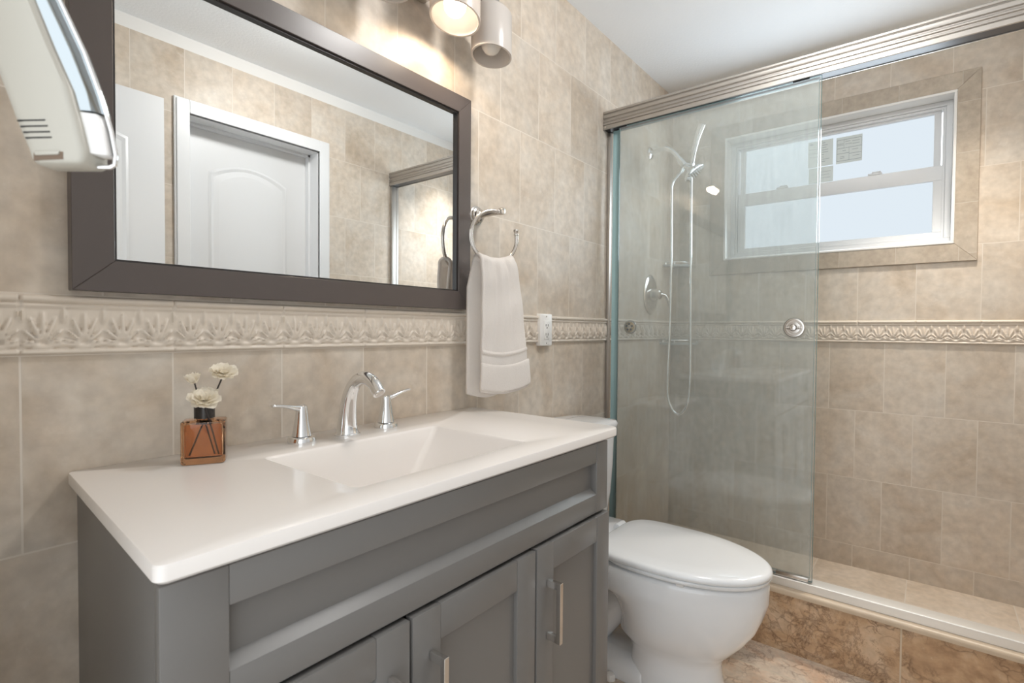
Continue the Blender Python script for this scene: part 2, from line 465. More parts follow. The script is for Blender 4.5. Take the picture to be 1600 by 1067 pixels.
def rrect4(x0, x1, y0, y1, rs, n=6, z=0.0):
    out = []
    for r, sx, sy, a0 in ((rs[0], 1, 1, 0), (rs[1], -1, 1, pi / 2), (rs[2], -1, -1, pi), (rs[3], 1, -1, 1.5 * pi)):
        cx = x1 - r if sx > 0 else x0 + r; cy = y1 - r if sy > 0 else y0 + r
        for i in range(n + 1):
            a = a0 + (pi / 2) * i / n
            out.append((cx + r * cos(a), cy + r * sin(a), z))
    return out
def bez(pts, n=16):
    """Catmull-Rom through pts"""
    P = [Vector(p) for p in pts]; P = [P[0] * 2 - P[1]] + P + [P[-1] * 2 - P[-2]]
    out = []
    for i in range(1, len(P) - 2):
        for k in range(n):
            t = k / n
            a, b, c, d = P[i - 1], P[i], P[i + 1], P[i + 2]
            out.append(0.5 * ((2 * b) + (c - a) * t + (2 * a - 5 * b + 4 * c - d) * t * t + (3 * b - a - 3 * c + d) * t ** 3))
    out.append(P[-2]); return out

# ================================================================== SETTING
TH = 0.12
ZT0, ZT1 = 1.0545, 1.1515       # decorative border
b = MB()
b.box(XL - TH, XW + TH, 0, TH, -0.1, ZT0 + 0.05, 0)
b.box(XL - TH, XW + TH, 0, TH, ZT0 + 0.05, ZC + 0.1, 1)
struct(b.build('wall_back', [M['wall_low'], M['wall_up']], smooth=False), 'beige stone tiled wall behind the vanity, mirror and toilet', 'wall')
# window wall with the opening
WY0, WY1, WZ0, WZ1 = -0.2754, -1.175, 1.4605, 2.0757
b = MB()
b.box(XW, XW + TH + 0.06, -W - TH, 0, -0.1, ZT0 + 0.05, 0)
b.box(XW, XW + TH + 0.06, -W - TH, 0, ZT0 + 0.05, WZ0, 1)
b.box(XW, XW + TH + 0.06, -W - TH, 0, WZ1, ZC + 0.1, 1)
b.box(XW, XW + TH + 0.06, WY0, 0, WZ0, WZ1, 1)
b.box(XW, XW + TH + 0.06, -W - TH, WY1, WZ0, WZ1, 1)
struct(b.build('wall_right', [M['win_low'], M['win_up']], smooth=False), 'beige stone tiled shower wall around the frosted window', 'wall')
# door wall (seen in the mirror): closed door opening 0.714..1.333
DX0, DX1, DZ = 0.714, 1.333, 2.03
b = MB()
b.box(XL - TH, DX0, -W - TH - 0.06, -W, -0.1, 2.303, 0)
b.box(DX1, XW, -W - TH - 0.06, -W, -0.1, 2.303, 0)
b.box(DX0, DX1, -W - TH - 0.06, -W, DZ, 2.303, 0)
b.box(XL - TH, XW, -W - TH - 0.06, -W, 2.303, ZC + 0.1, 1)
struct(b.build('wall_front', [M['opp'], M['paint']], smooth=False), 'beige tiled wall with the white doors, seen in the mirror', 'wall')
# left wall with the open doorway the picture is taken from
OY0, OY1, OZ = -0.54, -1.42, 2.05
b = MB()
b.box(XL - TH, XL, OY0, 0, -0.1, ZC + 0.1)
b.box(XL - TH, XL, -W - TH, OY1, -0.1, ZC + 0.1)
b.box(XL - TH, XL, OY1, OY0, OZ, ZC + 0.1)
struct(b.build('wall_left', M['sidepaint'], smooth=False), 'painted wall with the open doorway into the bathroom', 'wall')
struct(MB().box(XL - TH, XW + TH, -W - TH, TH, -0.1, 0).build('floor', M['floor'], smooth=False), 'veined pinkish brown stone tile floor beside the toilet', 'floor')
struct(MB().box(XL - TH, XW + TH, -W - TH, TH, ZC, ZC + 0.1).build('ceiling', M['ceiling'], smooth=False), 'white textured ceiling', 'ceiling')

# shower curb, its rounded top and the shower floor
struct(MB().box(XS, 1.873, -W, 0, 0, 0.198).build('shower_curb', M['curb'], smooth=False), 'brown veined stone front of the raised shower curb', 'curb')
prof = [(XS - 0.006, 0.198)] + [(XS + 0.004 - 0.010 * cos(a), 0.207 + 0.010 * sin(a)) for a in [radians(t) for t in (0, 25, 50, 75, 90)]] + [(1.873, 0.217), (1.873, 0.198)]
struct(MB().loops([[(x, y, z) for x, z in prof] for y in (-W, 0)]).build('trim_1', M['bullnose'], angle=60), 'beige rounded stone ledge on top of the shower curb', 'trim')
struct(MB().box(1.873, XW, -W, 0, 0, 0.05).build('shower_floor', M['showerfloor'], smooth=False), 'beige stone tiled shower floor behind the curb', 'floor')

# decorative border: relief modelled as a height field
def relief(u, v):
    """u along the border in cells, v 0..1 upward; height 0..1 (palmettes between wavy ribbons)"""
    h = 0.0
    # outline mouldings
    def bead(c, w, a):
        d = abs(v - c) / w
        return a * sqrt(max(0, 1 - d * d)) if d < 1 else 0.0
    h = max(h, bead(0.93, 0.07, 1.0), bead(0.82, 0.035, 0.55))
    h = max(h, bead(0.045, 0.045, 0.75))
    if 0.09 < v < 0.80:
        f = u - math.floor(u) - 0.5
        y = (v - 0.17) * 1.83
        # palmette: seven leaves fanning from the foot
        for an, ln, wd in ((0, 0.92, 0.085), (0.36, 0.80, 0.07), (-0.36, 0.80, 0.07), (0.80, 0.56, 0.06), (-0.80, 0.56, 0.06), (1.28, 0.42, 0.05), (-1.28, 0.42, 0.05)):
            a_ = f * sin(an) + y * cos(an); c_ = f * cos(an) - y * sin(an)
            d2 = ((a_ - 0.10 - ln * 0.5) / (ln * 0.5)) ** 2 + (c_ / wd) ** 2
            if d2 < 1: h = max(h, 1.05 * sqrt(1 - d2))
        # drops hanging between the fans
        g_ = u + 0.5 - math.floor(u + 0.5) - 0.5
        d2 = (g_ / 0.075) ** 2 + ((y - 0.90) / 0.26) ** 2
        if d2 < 1: h = max(h, 0.8 * sqrt(1 - d2))
        c = 0.155 + 0.022 * cos(2 * pi * u)
        d = abs(v - c) / 0.04
        if d < 1: h = max(h, 0.7 * sqrt(1 - d * d))
    return h
def border(name, u0, u1, tofn, cell, tile, u_ref, label):
    du = 0.0026; nu = int((u1 - u0) / du); nv = 36
    vs = []; fs = []
    for i in range(nu + 1):
        u = u0 + (u1 - u0) * i / nu
        k = (u - u_ref) / tile
        joint = abs(k - round(k)) * tile < 0.0014
        for j in range(nv + 1):
            v = j / nv
            h = 0.004 + 0.0065 * relief((u - u_ref) / cell, v)
            if j in (0, nv) : h = 0.0
            elif joint: h = min(h, 0.0045)
            vs.append(tofn(u, h, ZT0 + (ZT1 - ZT0) * v))
    for i in range(nu):
        for j in range(nv):
            a = i * (nv + 1) + j
            fs.append((a, a + nv + 1, a + nv + 2, a + 1))
    o = MB().add(vs, fs).build(name, M['trimband'], angle=80)
    return struct(o, label, 'border')
border('trim_2', XL, XW - 0.012, lambda u, h, z: (u, -h, z), 0.0529, 0.2115, -0.044, 'cream relief border of leaf fans running along the vanity wall')
border('trim_3', -W, 0.0, lambda u, h, z: (XW - h, u, z), 0.0512, 0.205, -0.955 + 0.1, 'cream relief border of leaf fans along the shower window wall')

# tile border around the window, reveal, window
OYa, OYb, OZa, OZb = -0.205, -1.2468, 1.3883, 2.1441
b = MB()
x0, x1 = XW - 0.010, XW
for q, mi in (([(OYa, OZb), (OYb, OZb), (WY1, WZ1), (WY0, WZ1)], 0), ([(OYb, OZb), (OYb, OZa), (WY1, WZ0), (WY1, WZ1)], 1),
          ([(OYb, OZa), (OYa, OZa), (WY0, WZ0), (WY1, WZ0)], 0), ([(OYa, OZa), (OYa, OZb), (WY0, WZ1), (WY0, WZ0)], 1)):
    # a hair of grout at the mitres
    cy = sum(p[0] for p in q) / 4; cz = sum(p[1] for p in q) / 4
    b.loops([[(x, y, z) for y, z in q] for x in (x0, x1)], mi=mi)
tw = b.build('trim_4', [M['border'], M['bordv']], bevel=0.0012, seg=1, smooth=False)
struct(tw, 'beige stone tile surround framing the shower window', 'trim')
FX = 2.652
b = MB(); t = 0.010
b.box(XW - 0.012, FX + 0.05, WY1, WY0, WZ1 - t, WZ1); b.box(XW - 0.012, FX + 0.05, WY1, WY0, WZ0, WZ0 + t)
b.box(XW - 0.012, FX + 0.05, WY1, WY1 + t, WZ0 + t, WZ1 - t); b.box(XW - 0.012, FX + 0.05, WY0 - t, WY0, WZ0 + t, WZ1 - t)
struct(b.build('trim_5', M['reveal'], bevel=0.0015, seg=1, smooth=False), 'white reveal lining the window opening', 'trim')
win = bpy.data.objects.new('window_1', None); col.objects.link(win); win.location = (FX, -0.725, WZ0 + t); ORG['window_1'] = tuple(win.location)
struct(win, 'white framed single hung window with frosted panes above the shower', 'window')
ya, yb, za, zb = WY0 - t, WY1 + t, WZ0 + t, WZ1 - t
def ring(b, x0, x1, y0, y1, z0, z1, w, wb=None, wt=None):
    """rectangular frame, y0 > y1"""
    wb = w if wb is None else wb; wt = w if wt is None else wt
    b.box(x0, x1, y1, y0, z1 - wt, z1); b.box(x0, x1, y1, y0, z0, z0 + wb)
    b.box(x0, x1, y1, y1 + w, z0 + wb, z1 - wt); b.box(x0, x1, y0 - w, y0, z0 + wb, z1 - wt)
b = MB(); ring(b, FX - 0.012, FX + 0.045, ya, yb, za, zb, 0.022, 0.026, 0.020)
ring(b, FX - 0.004, FX + 0.045, ya - 0.022, yb + 0.022, za + 0.026, zb - 0.020, 0.010)
b.build('window_frame', M['vinyl'], win, bevel=0.0015, seg=1, smooth=False)
GX = FX + 0.028
gya, gyb = -0.353, -1.108
b = MB(); ring(b, FX + 0.012, FX + 0.04, gya + 0.028, gyb - 0.020, 1.785, zb - 0.018, 0.024, 0.02, 0.022)
us = b.build('upper_sash', M['vinyl'], win, bevel=0.001, seg=1, smooth=False)
b = MB(); ring(b, FX - 0.002, FX + 0.026, gya + 0.034, gyb - 0.030, za + 0.018, 1.803, 0.034, 0.036, 0.062)
lsash = b.build('lower_sash', M['vinyl'], win, bevel=0.0015, seg=1, smooth=False)
MB().box(GX, GX + 0.004, gyb - 0.01, gya + 0.012, 1.79, zb - 0.03).build('frosted_pane', M['pane'], us, smooth=False)
MB().box(FX + 0.014, FX + 0.018, gyb - 0.008, gya + 0.012, za + 0.04, 1.755).build('frosted_pane', M['pane'], lsash, smooth=False)
for yc in (-0.525, -0.90):
    b = MB(); b.box(FX - 0.006, FX + 0.012, yc - 0.026, yc + 0.026, 1.8032, 1.811); b.box(FX - 0.004, FX + 0.008, yc - 0.022, yc + 0.012, 1.811, 1.818)
    b.build('sash_lock', M['vinyl'], win, bevel=0.002)
# paper stickers on the upper pane
def sticker(y0, y1, z0, z1, label, rows, cols):
    s = MB().box(GX - 0.0006, GX - 0.0001, y1, y0, z0, z1).build('window_sticker', M['paper'], org=(GX - 0.0005, (y0 + y1) / 2, (z0 + z1) / 2), smooth=False)
    tag(s, label, 'sticker', 'paper stickers on the window')
    pm = MB(); w = y0 - y1; h = z1 - z0
    for r in rows:
        pm.box(GX - 0.001, GX - 0.0006, y0 - w * r[1], y0 - w * r[0], z1 - h * r[2] - h * 0.012, z1 - h * r[2])
    for c in cols:
        pm.box(GX - 0.001, GX - 0.0006, y0 - w * c[0] - w * 0.008, y0 - w * c[0], z1 - h * c[2], z1 - h * c[1])
    pm.build('printed_lines', M['ink'], s, smooth=False)
    return s
tx = []
rr = random.Random(3)
for k in range(9):
    tx.append((0.56, 0.62 + 0.3 * rr.random(), 0.10 + 0.09 * k))
tx += [(0.06, 0.2, 0.08), (0.06, 0.2, 0.10), (0.06, 0.2, 0.12), (0.06, 0.45, 0.3), (0.06, 0.4, 0.45), (0.06, 0.42, 0.6)]
sticker(-0.630, -0.733, 1.889, 2.011, 'tall pale paper sticker high on the upper window pane, beside the table sticker', tx, [])
sticker(-0.634, -0.735, 1.812, 1.884, 'small pale paper sticker low on the upper pane, under the tall sticker', [(0.08, 0.3, 0.12), (0.12, 0.26, 0.35), (0.12, 0.26, 0.4), (0.12, 0.26, 0.45), (0.5, 0.9, 0.3), (0.5, 0.85, 0.5), (0.5, 0.9, 0.7)], [])
tb = [(0.03, 0.97, 0.10), (0.03, 0.97, 0.42), (0.03, 0.97, 0.90), (0.03, 0.5, 0.62), (0.5, 0.97, 0.66), (0.03, 0.28, 0.25), (0.03, 0.28, 0.3), (0.35, 0.55, 0.18), (0.35, 0.6, 0.28), (0.62, 0.9, 0.2), (0.62, 0.9, 0.3), (0.25, 0.38, 0.52), (0.62, 0.85, 0.52), (0.15, 0.32, 0.74), (0.15, 0.32, 0.8), (0.65, 0.9, 0.76)]
sticker(-0.746, -0.848, 1.887, 2.008, 'square paper sticker printed with a ruled table on the upper window pane', tb, [(0.03, 0.1, 0.9), (0.97, 0.1, 0.9), (0.5, 0.42, 0.9), (0.3, 0.1, 0.42)])

# closed door in the wall opposite (mirror view)
dr = bpy.data.objects.new('door_1', None); col.objects.link(dr); dr.location = (1.02, -W - 0.06, 0); ORG['door_1'] = tuple(dr.location)
struct(dr, 'closed white arched panel door in its casing, seen in the mirror', 'door')
def arch_loop(x0, x1, z0, z1, rise, y, n=12):
    out = [(x0, y, z0), (x1, y, z0), (x1, y, z1 - rise)]
    for i in range(1, n):
        t = i / n; x = x1 + (x0 - x1) * t
        s_ = (t - 0.5) * 2
        out.append((x, y, z1 - rise + rise * (1 - s_ * s_) if abs(s_) < 1 else z1 - rise))
    out.append((x0, y, z1 - rise)); return out
def panel_door(b, x0, x1, zt, yf, th, dirn):
    """door slab whose face looks towards +y, two raised panels, the upper arched"""
    b.box(x0, x1, yf - th, yf, 0.008, zt)
    def pan(px0, px1, z0, z1, rise):
        # moulded ring standing off the face, then a flat field
        for (i0, h0), (i1, h1) in (((0.0, 0.0), (0.010, 0.005)), ((0.010, 0.005), (0.022, 0.001)), ((0.022, 0.001), (0.045, 0.003))):
            a = arch_loop(px0 + i0, px1 - i0, z0 + i0, z1 - i0, rise, yf + 0.0005 + h0)
            c = arch_loop(px0 + i1, px1 - i1, z0 + i1, z1 - i1, rise, yf + 0.0005 + h1)
            b.loops([a, c], False, False)
        b.loops([arch_loop(px0 + 0.045, px1 - 0.045, z0 + 0.045, z1 - 0.045, rise, yf + 0.0035)], False, True)
    w = x1 - x0; s_ = min(0.125, w * 0.19)
    pan(x0 + s_, x1 - s_, 0.95, zt - 0.14, 0.055)
    pan(x0 + s_, x1 - s_, 0.20, 0.82, 0.0)
b = MB(); panel_door(b, DX0 + 0.004, DX1 - 0.004, DZ - 0.004, -W - 0.104, 0.035, 1)
b.build('door_leaf', M['door'], dr, angle=50)
b = MB()
cw = 0.060
for k, (inset, th_) in enumerate(((0.0, 0.012), (0.008, 0.018), (0.036, 0.013))):
    e = inset
    b.box(DX0 - cw + e, DX0, -W, -W + th_, 0, DZ + cw - e); b.box(DX1, DX1 + cw - e, -W, -W + th_, 0, DZ + cw - e)
    b.box(DX0, DX1, -W, -W + th_, DZ, DZ + cw - e)
b.build('door_casing', M['door'], dr, bevel=0.002, seg=1, smooth=False)
b = MB()
b.box(DX0 - 0.001, DX0 + 0.003, -W - 0.158, -W + 0.001, 0, DZ); b.box(DX1 - 0.003, DX1 + 0.001, -W - 0.158, -W + 0.001, 0, DZ); b.box(DX0, DX1, -W - 0.158, -W + 0.001, DZ - 0.003, DZ + 0.001)
b.box(DX0 + 0.003, DX0 + 0.014, -W - 0.103, -W - 0.073, 0, DZ - 0.003); b.box(DX1 - 0.014, DX1 - 0.003, -W - 0.103, -W - 0.073, 0, DZ - 0.003); b.box(DX0, DX1, -W - 0.103, -W - 0.073, DZ - 0.014, DZ - 0.003)
b.build('door_jamb', M['door'], dr, smooth=False)
struct(MB().box(DX0 - 0.05, DX1 + 0.05, -W - TH - 0.09, -W - TH - 0.06, 0, DZ + 0.05).build('trim_6', M['paint'], smooth=False), 'wall closing the space behind the closed door', 'trim')
d2 = bpy.data.objects.new('door_2', None); col.objects.link(d2); d2.location = (0.19, -W + 0.03, 0); ORG['door_2'] = tuple(d2.location)
struct(d2, 'open white panel door folded back against the tiled wall, seen in the mirror', 'door')
b = MB(); panel_door(b, XL + 0.01, 0.603, 2.045, -W + 0.055, 0.035, 1)
b.build('door_leaf', M['door'], d2, angle=50)
b = MB()
for z in (0.25, 1.05, 1.85):
    b.lathe([(0.006, -0.045), (0.006, 0.045)], (XL + 0.006, -W + 0.06, z), (0, 0, 1), 10)
b.build('hinge', M['nickel'], d2)

# ================================================================== VANITY
def skew(p):
    x, y, z = p
    f = max(0.0, 1 - x / 0.30)
    return (x + (0.012 + 0.0632 * y) * f, y, z)
CT, CB = 0.860, 0.838
FD = -0.5095
van = thing('vanity_cabinet', 'grey shaker vanity cabinet with three doors under the white sink top', 'cabinet', (0.48, -0.25, 0))
CX0, CX1 = 0.012, 0.938
b = MB(); b.box(CX0, CX0 + 0.02, -0.488, -0.004, 0.0, CB - 0.001); b.v = [skew(p) for p in b.v]
b.build('side_panel', M['cab'], van, bevel=0.0015)
b = MB(); b.box(CX1 - 0.02, CX1, -0.488, -0.004, 0.0, CB - 0.001); b.build('side_panel', M['cab'], van, bevel=0.0015)
b = MB(); b.box(CX0 + 0.02, CX1 - 0.02, -0.470, -0.46, 0.08, CB - 0.05); b.box(CX0 + 0.02, CX1 - 0.02, -0.486, -0.01, 0.08, 0.095); b.box(CX0 + 0.02, CX1 - 0.02, -0.02, -0.01, 0.095, 0.80)
b.build('carcass', M['cabin'], van)
def shaker(name, x0, x1, z0, z1, yf, th, st, rt, rb, skewed=False):
    b = MB()
    yb_ = yf + th; yr = yf + 0.009
    b.box(x0, x0 + st, yf, yb_, z0, z1); b.box(x1 - st, x1, yf, yb_, z0, z1)
    b.box(x0 + st, x1 - st, yf + 0.0004, yb_, z1 - rt, z1); b.box(x0 + st, x1 - st, yf + 0.0004, yb_, z0, z0 + rb)
    if skewed: b.v = [skew(p) for p in b.v]
    f = b.build(name, M['cab'], van, bevel=0.0016, seg=2)
    p = MB().box(x0 + st - 0.004, x1 - st + 0.004, yr, yb_ - 0.002, z0 + rb - 0.004, z1 - rt + 0.004)
    if skewed: p.v = [skew(q) for q in p.v]
    p.build('inset_panel', M['cab'], f)
    return f
YA = -0.500
# apron: left stile runs to the floor, right stile only as deep as the apron
b = MB(); b.box(0.0055, 0.0545 + 0.016, YA, YA + 0.018, 0.665, 0.8335); b.v = [skew(p) for p in b.v]
apron = b.build('apron', M['cab'], van, bevel=0.0018)
b = MB(); b.box(0.886, CX1, YA, YA + 0.018, 0.668, 0.8335)
b.box(0.0553, 0.886, YA + 0.0005, YA + 0.018, 0.787, 0.8335); b.box(0.0553, 0.886, YA + 0.0005, YA + 0.018, 0.668, 0.7125)
b.build('apron_frame', M['cab'], apron, bevel=0.0018)
b = MB(); b.loops([[(x, YA + 0.0006, 0.712), (x, YA + 0.0165, 0.7245), (x, YA + 0.0165, 0.712)] for x in (0.0553, 0.886)]); b.build('ledge', M['cab'], apron, smooth=False)
MB().box(0.050, 0.889, YA + 0.0165, YA + 0.0178, 0.716, 0.791).build('inset_panel', M['cab'], apron)
def pull(x, z0, z1, door):
    """square bar pull standing off the door"""
    b = MB(); y = -0.5065
    b.box(x - 0.005, x + 0.005, y - 0.034, y - 0.024, z0, z1)
    b.box(x - 0.0045, x + 0.0045, y - 0.026, y, z1 - 0.015, z1 - 0.0004); b.box(x - 0.0045, x + 0.0045, y - 0.026, y, z0 + 0.0004, z0 + 0.015)
    b.build('handle', M['nickel'], door, bevel=0.0005, seg=1, smooth=False)
YD = -0.506
d1 = shaker('door', 0.0055, 0.3125, 0.085, 0.661, YD, 0.018, 0.058, 0.058, 0.058, True)
dd2 = shaker('door', 0.3185, 0.634, 0.085, 0.661, YD, 0.018, 0.058, 0.058, 0.058)
d3 = shaker('door', 0.640, 0.938, 0.085, 0.661, YD, 0.018, 0.058, 0.058, 0.058)
pull(0.2745, 0.470, 0.596, d1); pull(0.3560, 0.470, 0.596, dd2); pull(0.6765, 0.466, 0.590, d3)
b = MB(); b.box(0.04, CX1 - 0.02, -0.46, -0.44, 0.0, 0.08); b.build('toe_kick', M['cab'], van)

# counter with the integrated rectangular basin
b = MB()
e = 0.0035; rc = 0.028
def orr(ins, z):
    l = rrect4(0.0 + ins, 0.9895 - ins, FD + ins, -0.001, (0.006, 0.006, 0.012 - ins * 0.6, 0.032 - ins * 0.8), 6, z)
    # square rear corners against the wall
    return [skew(p) for p in l]
BX0, BX1, BY0, BY1 = 0.262, 0.697, -0.440, -0.146
def brr(ins, z, r=0.03, fx0=0, fx1=0, fy0=0, fy1=0):
    return rrect(BX0 + ins + fx0, BX1 - ins - fx1, BY0 + ins + fy0, BY1 - ins - fy1, max(r, 0.004), 6, z)
b.loops([orr(0.004, CB), orr(0, CB + 0.004), orr(0, CT - e), orr(0.001, CT - 0.001), orr(e, CT)], False, False)
b.loops([orr(0.004, CB), brr(-0.012, CB, 0.02)], False, False)      # underside around the bowl
basin = [brr(0, CT, 0.016), brr(0.0015, CT - 0.0005, 0.015), brr(0.004, CT - 0.0025, 0.013), brr(0.006, CT - 0.006, 0.012)]
for t in (0.25, 0.5, 0.75, 0.95):
    basin.append(brr(0.006, CT - 0.006 - 0.122 * t, 0.012 + 0.006 * t, 0.095 * t, 0.100 * t, 0.02 * t, 0.014 * t))
basin += [brr(0.010, CT - 0.127, 0.018, 0.095, 0.100, 0.02, 0.014), brr(0.020, CT - 0.131, 0.018, 0.095, 0.100, 0.02, 0.014), brr(0.10, CT - 0.135, 0.02, 0.05, 0.05, 0.0, 0.0)]
n0 = len(b.v)
b.loops(basin, False, True)
# top face: bridge outer and basin rims (same count of points)
outer = orr(e, CT)
b.loops([outer, brr(0, CT, 0.016)], False, False)
top = b.build('countertop', M['counter'], org=(0.49, -0.25, CB), angle=24)
bm = bmesh.new(); bm.from_mesh(top.data); bmesh.ops.remove_doubles(bm, verts=bm.verts, dist=0.0001); bmesh.ops.recalc_face_normals(bm, faces=bm.faces); bm.to_mesh(top.data); bm.free()
tag(top, 'white countertop with an integrated rectangular sink on the grey vanity', 'countertop')
b = MB(); b.lathe([(0.024, 0.0), (0.024, 0.002), (0.019, 0.003), (0.017, 0.0015), (0.0, 0.0012)], (0.477, -0.29, CT - 0.1348), (0, 0, 1), 28, True, False)
b.build('sink_drain', M['chrome'], top)
# underside of the bowl, hidden in the cabinet, comes with the mesh above

# faucet
fc = thing('faucet', 'chrome widespread faucet with arched spout and two lever handles behind the sink', 'faucet', (0.49, -0.082, CT))
path = bez([(0.49, -0.080, CT), (0.49, -0.080, CT + 0.020), (0.49, -0.083, CT + 0.055), (0.49, -0.092, CT + 0.092), (0.49, -0.113, CT + 0.122), (0.49, -0.146, CT + 0.133), (0.49, -0.176, CT + 0.124), (0.49, -0.197, CT + 0.103)], 6)
nn = len(path)
rad = []
for i in range(nn):
    t = i / (nn - 1)
    rad.append(0.0265 - 0.0115 * min(1, t / 0.55) ** 0.8 + (0.0005 if t < 0.05 else 0))
b = MB(); b.tube(path, rad, 24, True, flat=[1.0 - 0.12 * min(1, i / nn * 1.4) for i in range(nn)])
sp = b.build('spout', M['chrome'], fc, angle=60)
b = MB(); b.lathe([(0.0285, 0), (0.0285, 0.003), (0.027, 0.0045)], (0.49, -0.080, CT), (0, 0, 1), 32); b.build('base_ring', M['chrome'], sp)
d_ = (Vector(path[-1]) - Vector(path[-2])).normalized()
b = MB(); b.lathe([(0.0105, -0.004), (0.0105, 0.002), (0.008, 0.003)], path[-1], d_, 20); b.build('aerator', M['nickel'], sp)
def fhandle(x, s, lift):
    b = MB(); y = -0.073
    b.lathe([(0.0290, 0), (0.0290, 0.004), (0.027, 0.010), (0.0225, 0.0125)], (x, y, CT), (0, 0, 1), 32)
    base = b.build('handle_base', M['chrome'], fc)
    b = MB()
    b.lathe([(0.0205, 0.0135), (0.0185, 0.022), (0.0150, 0.042), (0.0125, 0.062), (0.0118, 0.070), (0.0105, 0.076), (0.006, 0.0795), (0.0, 0.080)], (x, y, CT), (0, 0, 1), 28, True, False)
    lv = b.build('handle_body', M['chrome'], fc)
    b = MB()
    lp = bez([(x - s * 0.004, y, CT + 0.070), (x + s * 0.016, y - 0.002, CT + 0.074), (x + s * 0.040, y - 0.004, CT + 0.080 + lift * 0.6), (x + s * 0.062, y - 0.006, CT + 0.083 + lift), (x + s * 0.068, y - 0.006, CT + 0.083 + lift)], 5)
    b.tube(lp, [0.0085 - 0.003 * i / (len(lp) - 1) if i < len(lp) - 1 else 0.004 for i in range(len(lp))], 16, True, flat=[1 - 0.45 * min(1, i / 10) for i in range(len(lp))])
    b.build('lever', M['chrome'], lv, angle=70)
fhandle(0.384, -1, 0.000); fhandle(0.604, 1, 0.004)

# glass bottle with dried flowers
A = math.atan2(-0.032, 0.061)
bc = Vector((0.143, -0.102, CT)) + Vector((cos(A), sin(A), 0)) * 0.0345 + Vector((-sin(A), cos(A), 0)) * 0.024
bot = thing('glass_bottle', 'square amber glass reed bottle with a dark collar on the left of the counter', 'bottle', tuple(bc))
def rl(p):
    x, y, z = p
    return (bc.x + x * cos(A) - y * sin(A), bc.y + x * sin(A) + y * cos(A), CT + z)
hw, hd = 0.0345, 0.024
def bl(ins, z, r=0.006): return [rl(p) for p in rrect(-hw + ins, hw - ins, -hd + ins, hd - ins, r, 4, z)]
def circ(r, z, n=28):
    # same order as rrect: starts at +x+y quadrant
    out = []
    for q in range(4):
        for i in range(5 if n == 20 else 7):
            k = 5 if n == 20 else 7
            a = q * pi / 2 + (pi / 2) * i / (k - 1) * 0.999
            out.append(rl((r * cos(a), r * sin(a), z)))
    return out
outer = [bl(0.002, 0.0006), bl(0, 0.003), bl(0, 0.074), bl(0.0025, 0.0765), circ(0.0125, 0.0775, 20), circ(0.0125, 0.096, 20)]
inner = [circ(0.009, 0.096, 20), circ(0.009, 0.0725, 20), bl(0.006, 0.0705, 0.004), bl(0.0045, 0.068, 0.004), bl(0.0045, 0.014, 0.004), bl(0.008, 0.011, 0.004)]
b = MB(); b.loops(outer + inner, True, True)
b.build('bottle_body', M['amber'], bot, angle=40)
b = MB(); b.lathe([(0.0128, 0.0785), (0.0165, 0.079), (0.0165, 0.0995), (0.0155, 0.1005), (0.0095, 0.1005), (0.0095, 0.096), (0.0128, 0.096)], bc, (0, 0, 1), 32, False, False)
b.build('collar', M['cap'], bot)
def flower(centre, normal, R, layers, foot, label, seed, closed=0.0):
    rd = random.Random(seed)
    c = Vector(centre); nrm = Vector(normal).normalized()
    t = Vector((0, 0, 1)) if abs(nrm.z) < 0.9 else Vector((1, 0, 0))
    e1 = nrm.cross(t).normalized(); e2 = nrm.cross(e1)
    fl = thing('dried_flower', label, 'flower', tuple(c), 'dried flowers in the amber bottle')
    b = MB()
    for li, (np_, fr, tilt) in enumerate(layers):
        for k in range(np_):
            a = 2 * pi * (k + 0.5 * (li % 2)) / np_ + rd.uniform(-0.12, 0.12)
            rr_ = R * fr * rd.uniform(0.88, 1.08); ti = tilt + rd.uniform(-0.12, 0.12)
            dirr = e1 * cos(a) + e2 * sin(a); side = nrm.cross(dirr)
            vs = []; fs = []; nu, nv = 5, 5
            wid = rr_ * 0.46
            for i in range(nu):
                s_ = i / (nu - 1)
                bend = ti * (1 - 0.45 * s_)
                pr_ = dirr * (rr_ * s_ * cos(ti)) + nrm * (rr_ * (sin(ti) * s_ - closed * s_ * s_))
                wv = wid * (0.30 + 0.70 * sin(pi * min(1, 0.12 + 0.72 * s_)))
                for j in range(nv):
                    q = (j / (nv - 1) - 0.5) * 2
                    ruf = 0.05 * rr_ * sin(q * 5 + k) * s_
                    vs.append(c + pr_ * (1 - 0.10 * q * q * s_) + side * q * wv + nrm * (0.16 * rr_ * q * q * s_ + ruf))
            for i in range(nu - 1):
                for j in range(nv - 1):
                    fs.append((i * nv + j, (i + 1) * nv + j, (i + 1) * nv + j + 1, i * nv + j + 1))
            b.add(vs, fs)
    b.build('bloom', M['petal'], fl, angle=80)
    st = MB(); st.tube(bez([c - nrm * 0.001, c - nrm * 0.010, (Vector(foot) + c) / 2 + Vector((0, 0, -0.002)), foot], 5), 0.0014, 8)
    st.build('stem', M['stem'], fl)
    return fl
foot1 = rl((-0.024, 0.004, 0.016)); foot2 = rl((0.022, 0.0, 0.016)); foot3 = rl((0.015, 0.008, 0.016))
full = [(9, 1.0, 0.12), (9, 0.86, 0.42), (8, 0.70, 0.75), (6, 0.5, 1.05), (4, 0.32, 1.3)]
fA = Vector((0.2095, -0.113, 1.018)); fB = Vector((0.166, -0.104, 1.003)); fC = Vector((0.176, -0.120, 0.973))
neck = Vector(rl((0, 0, 0.101)))
def stemmed(c, nrm, R, lay, foot, label, seed, closed=0.0):
    return flower(c, nrm, R, lay, foot, label, seed, closed)
stemmed(fA, (-0.1, -0.55, 0.83), 0.024, full, foot1, 'cream dried flower, the highest bloom on its dark reed above the amber bottle', 11)
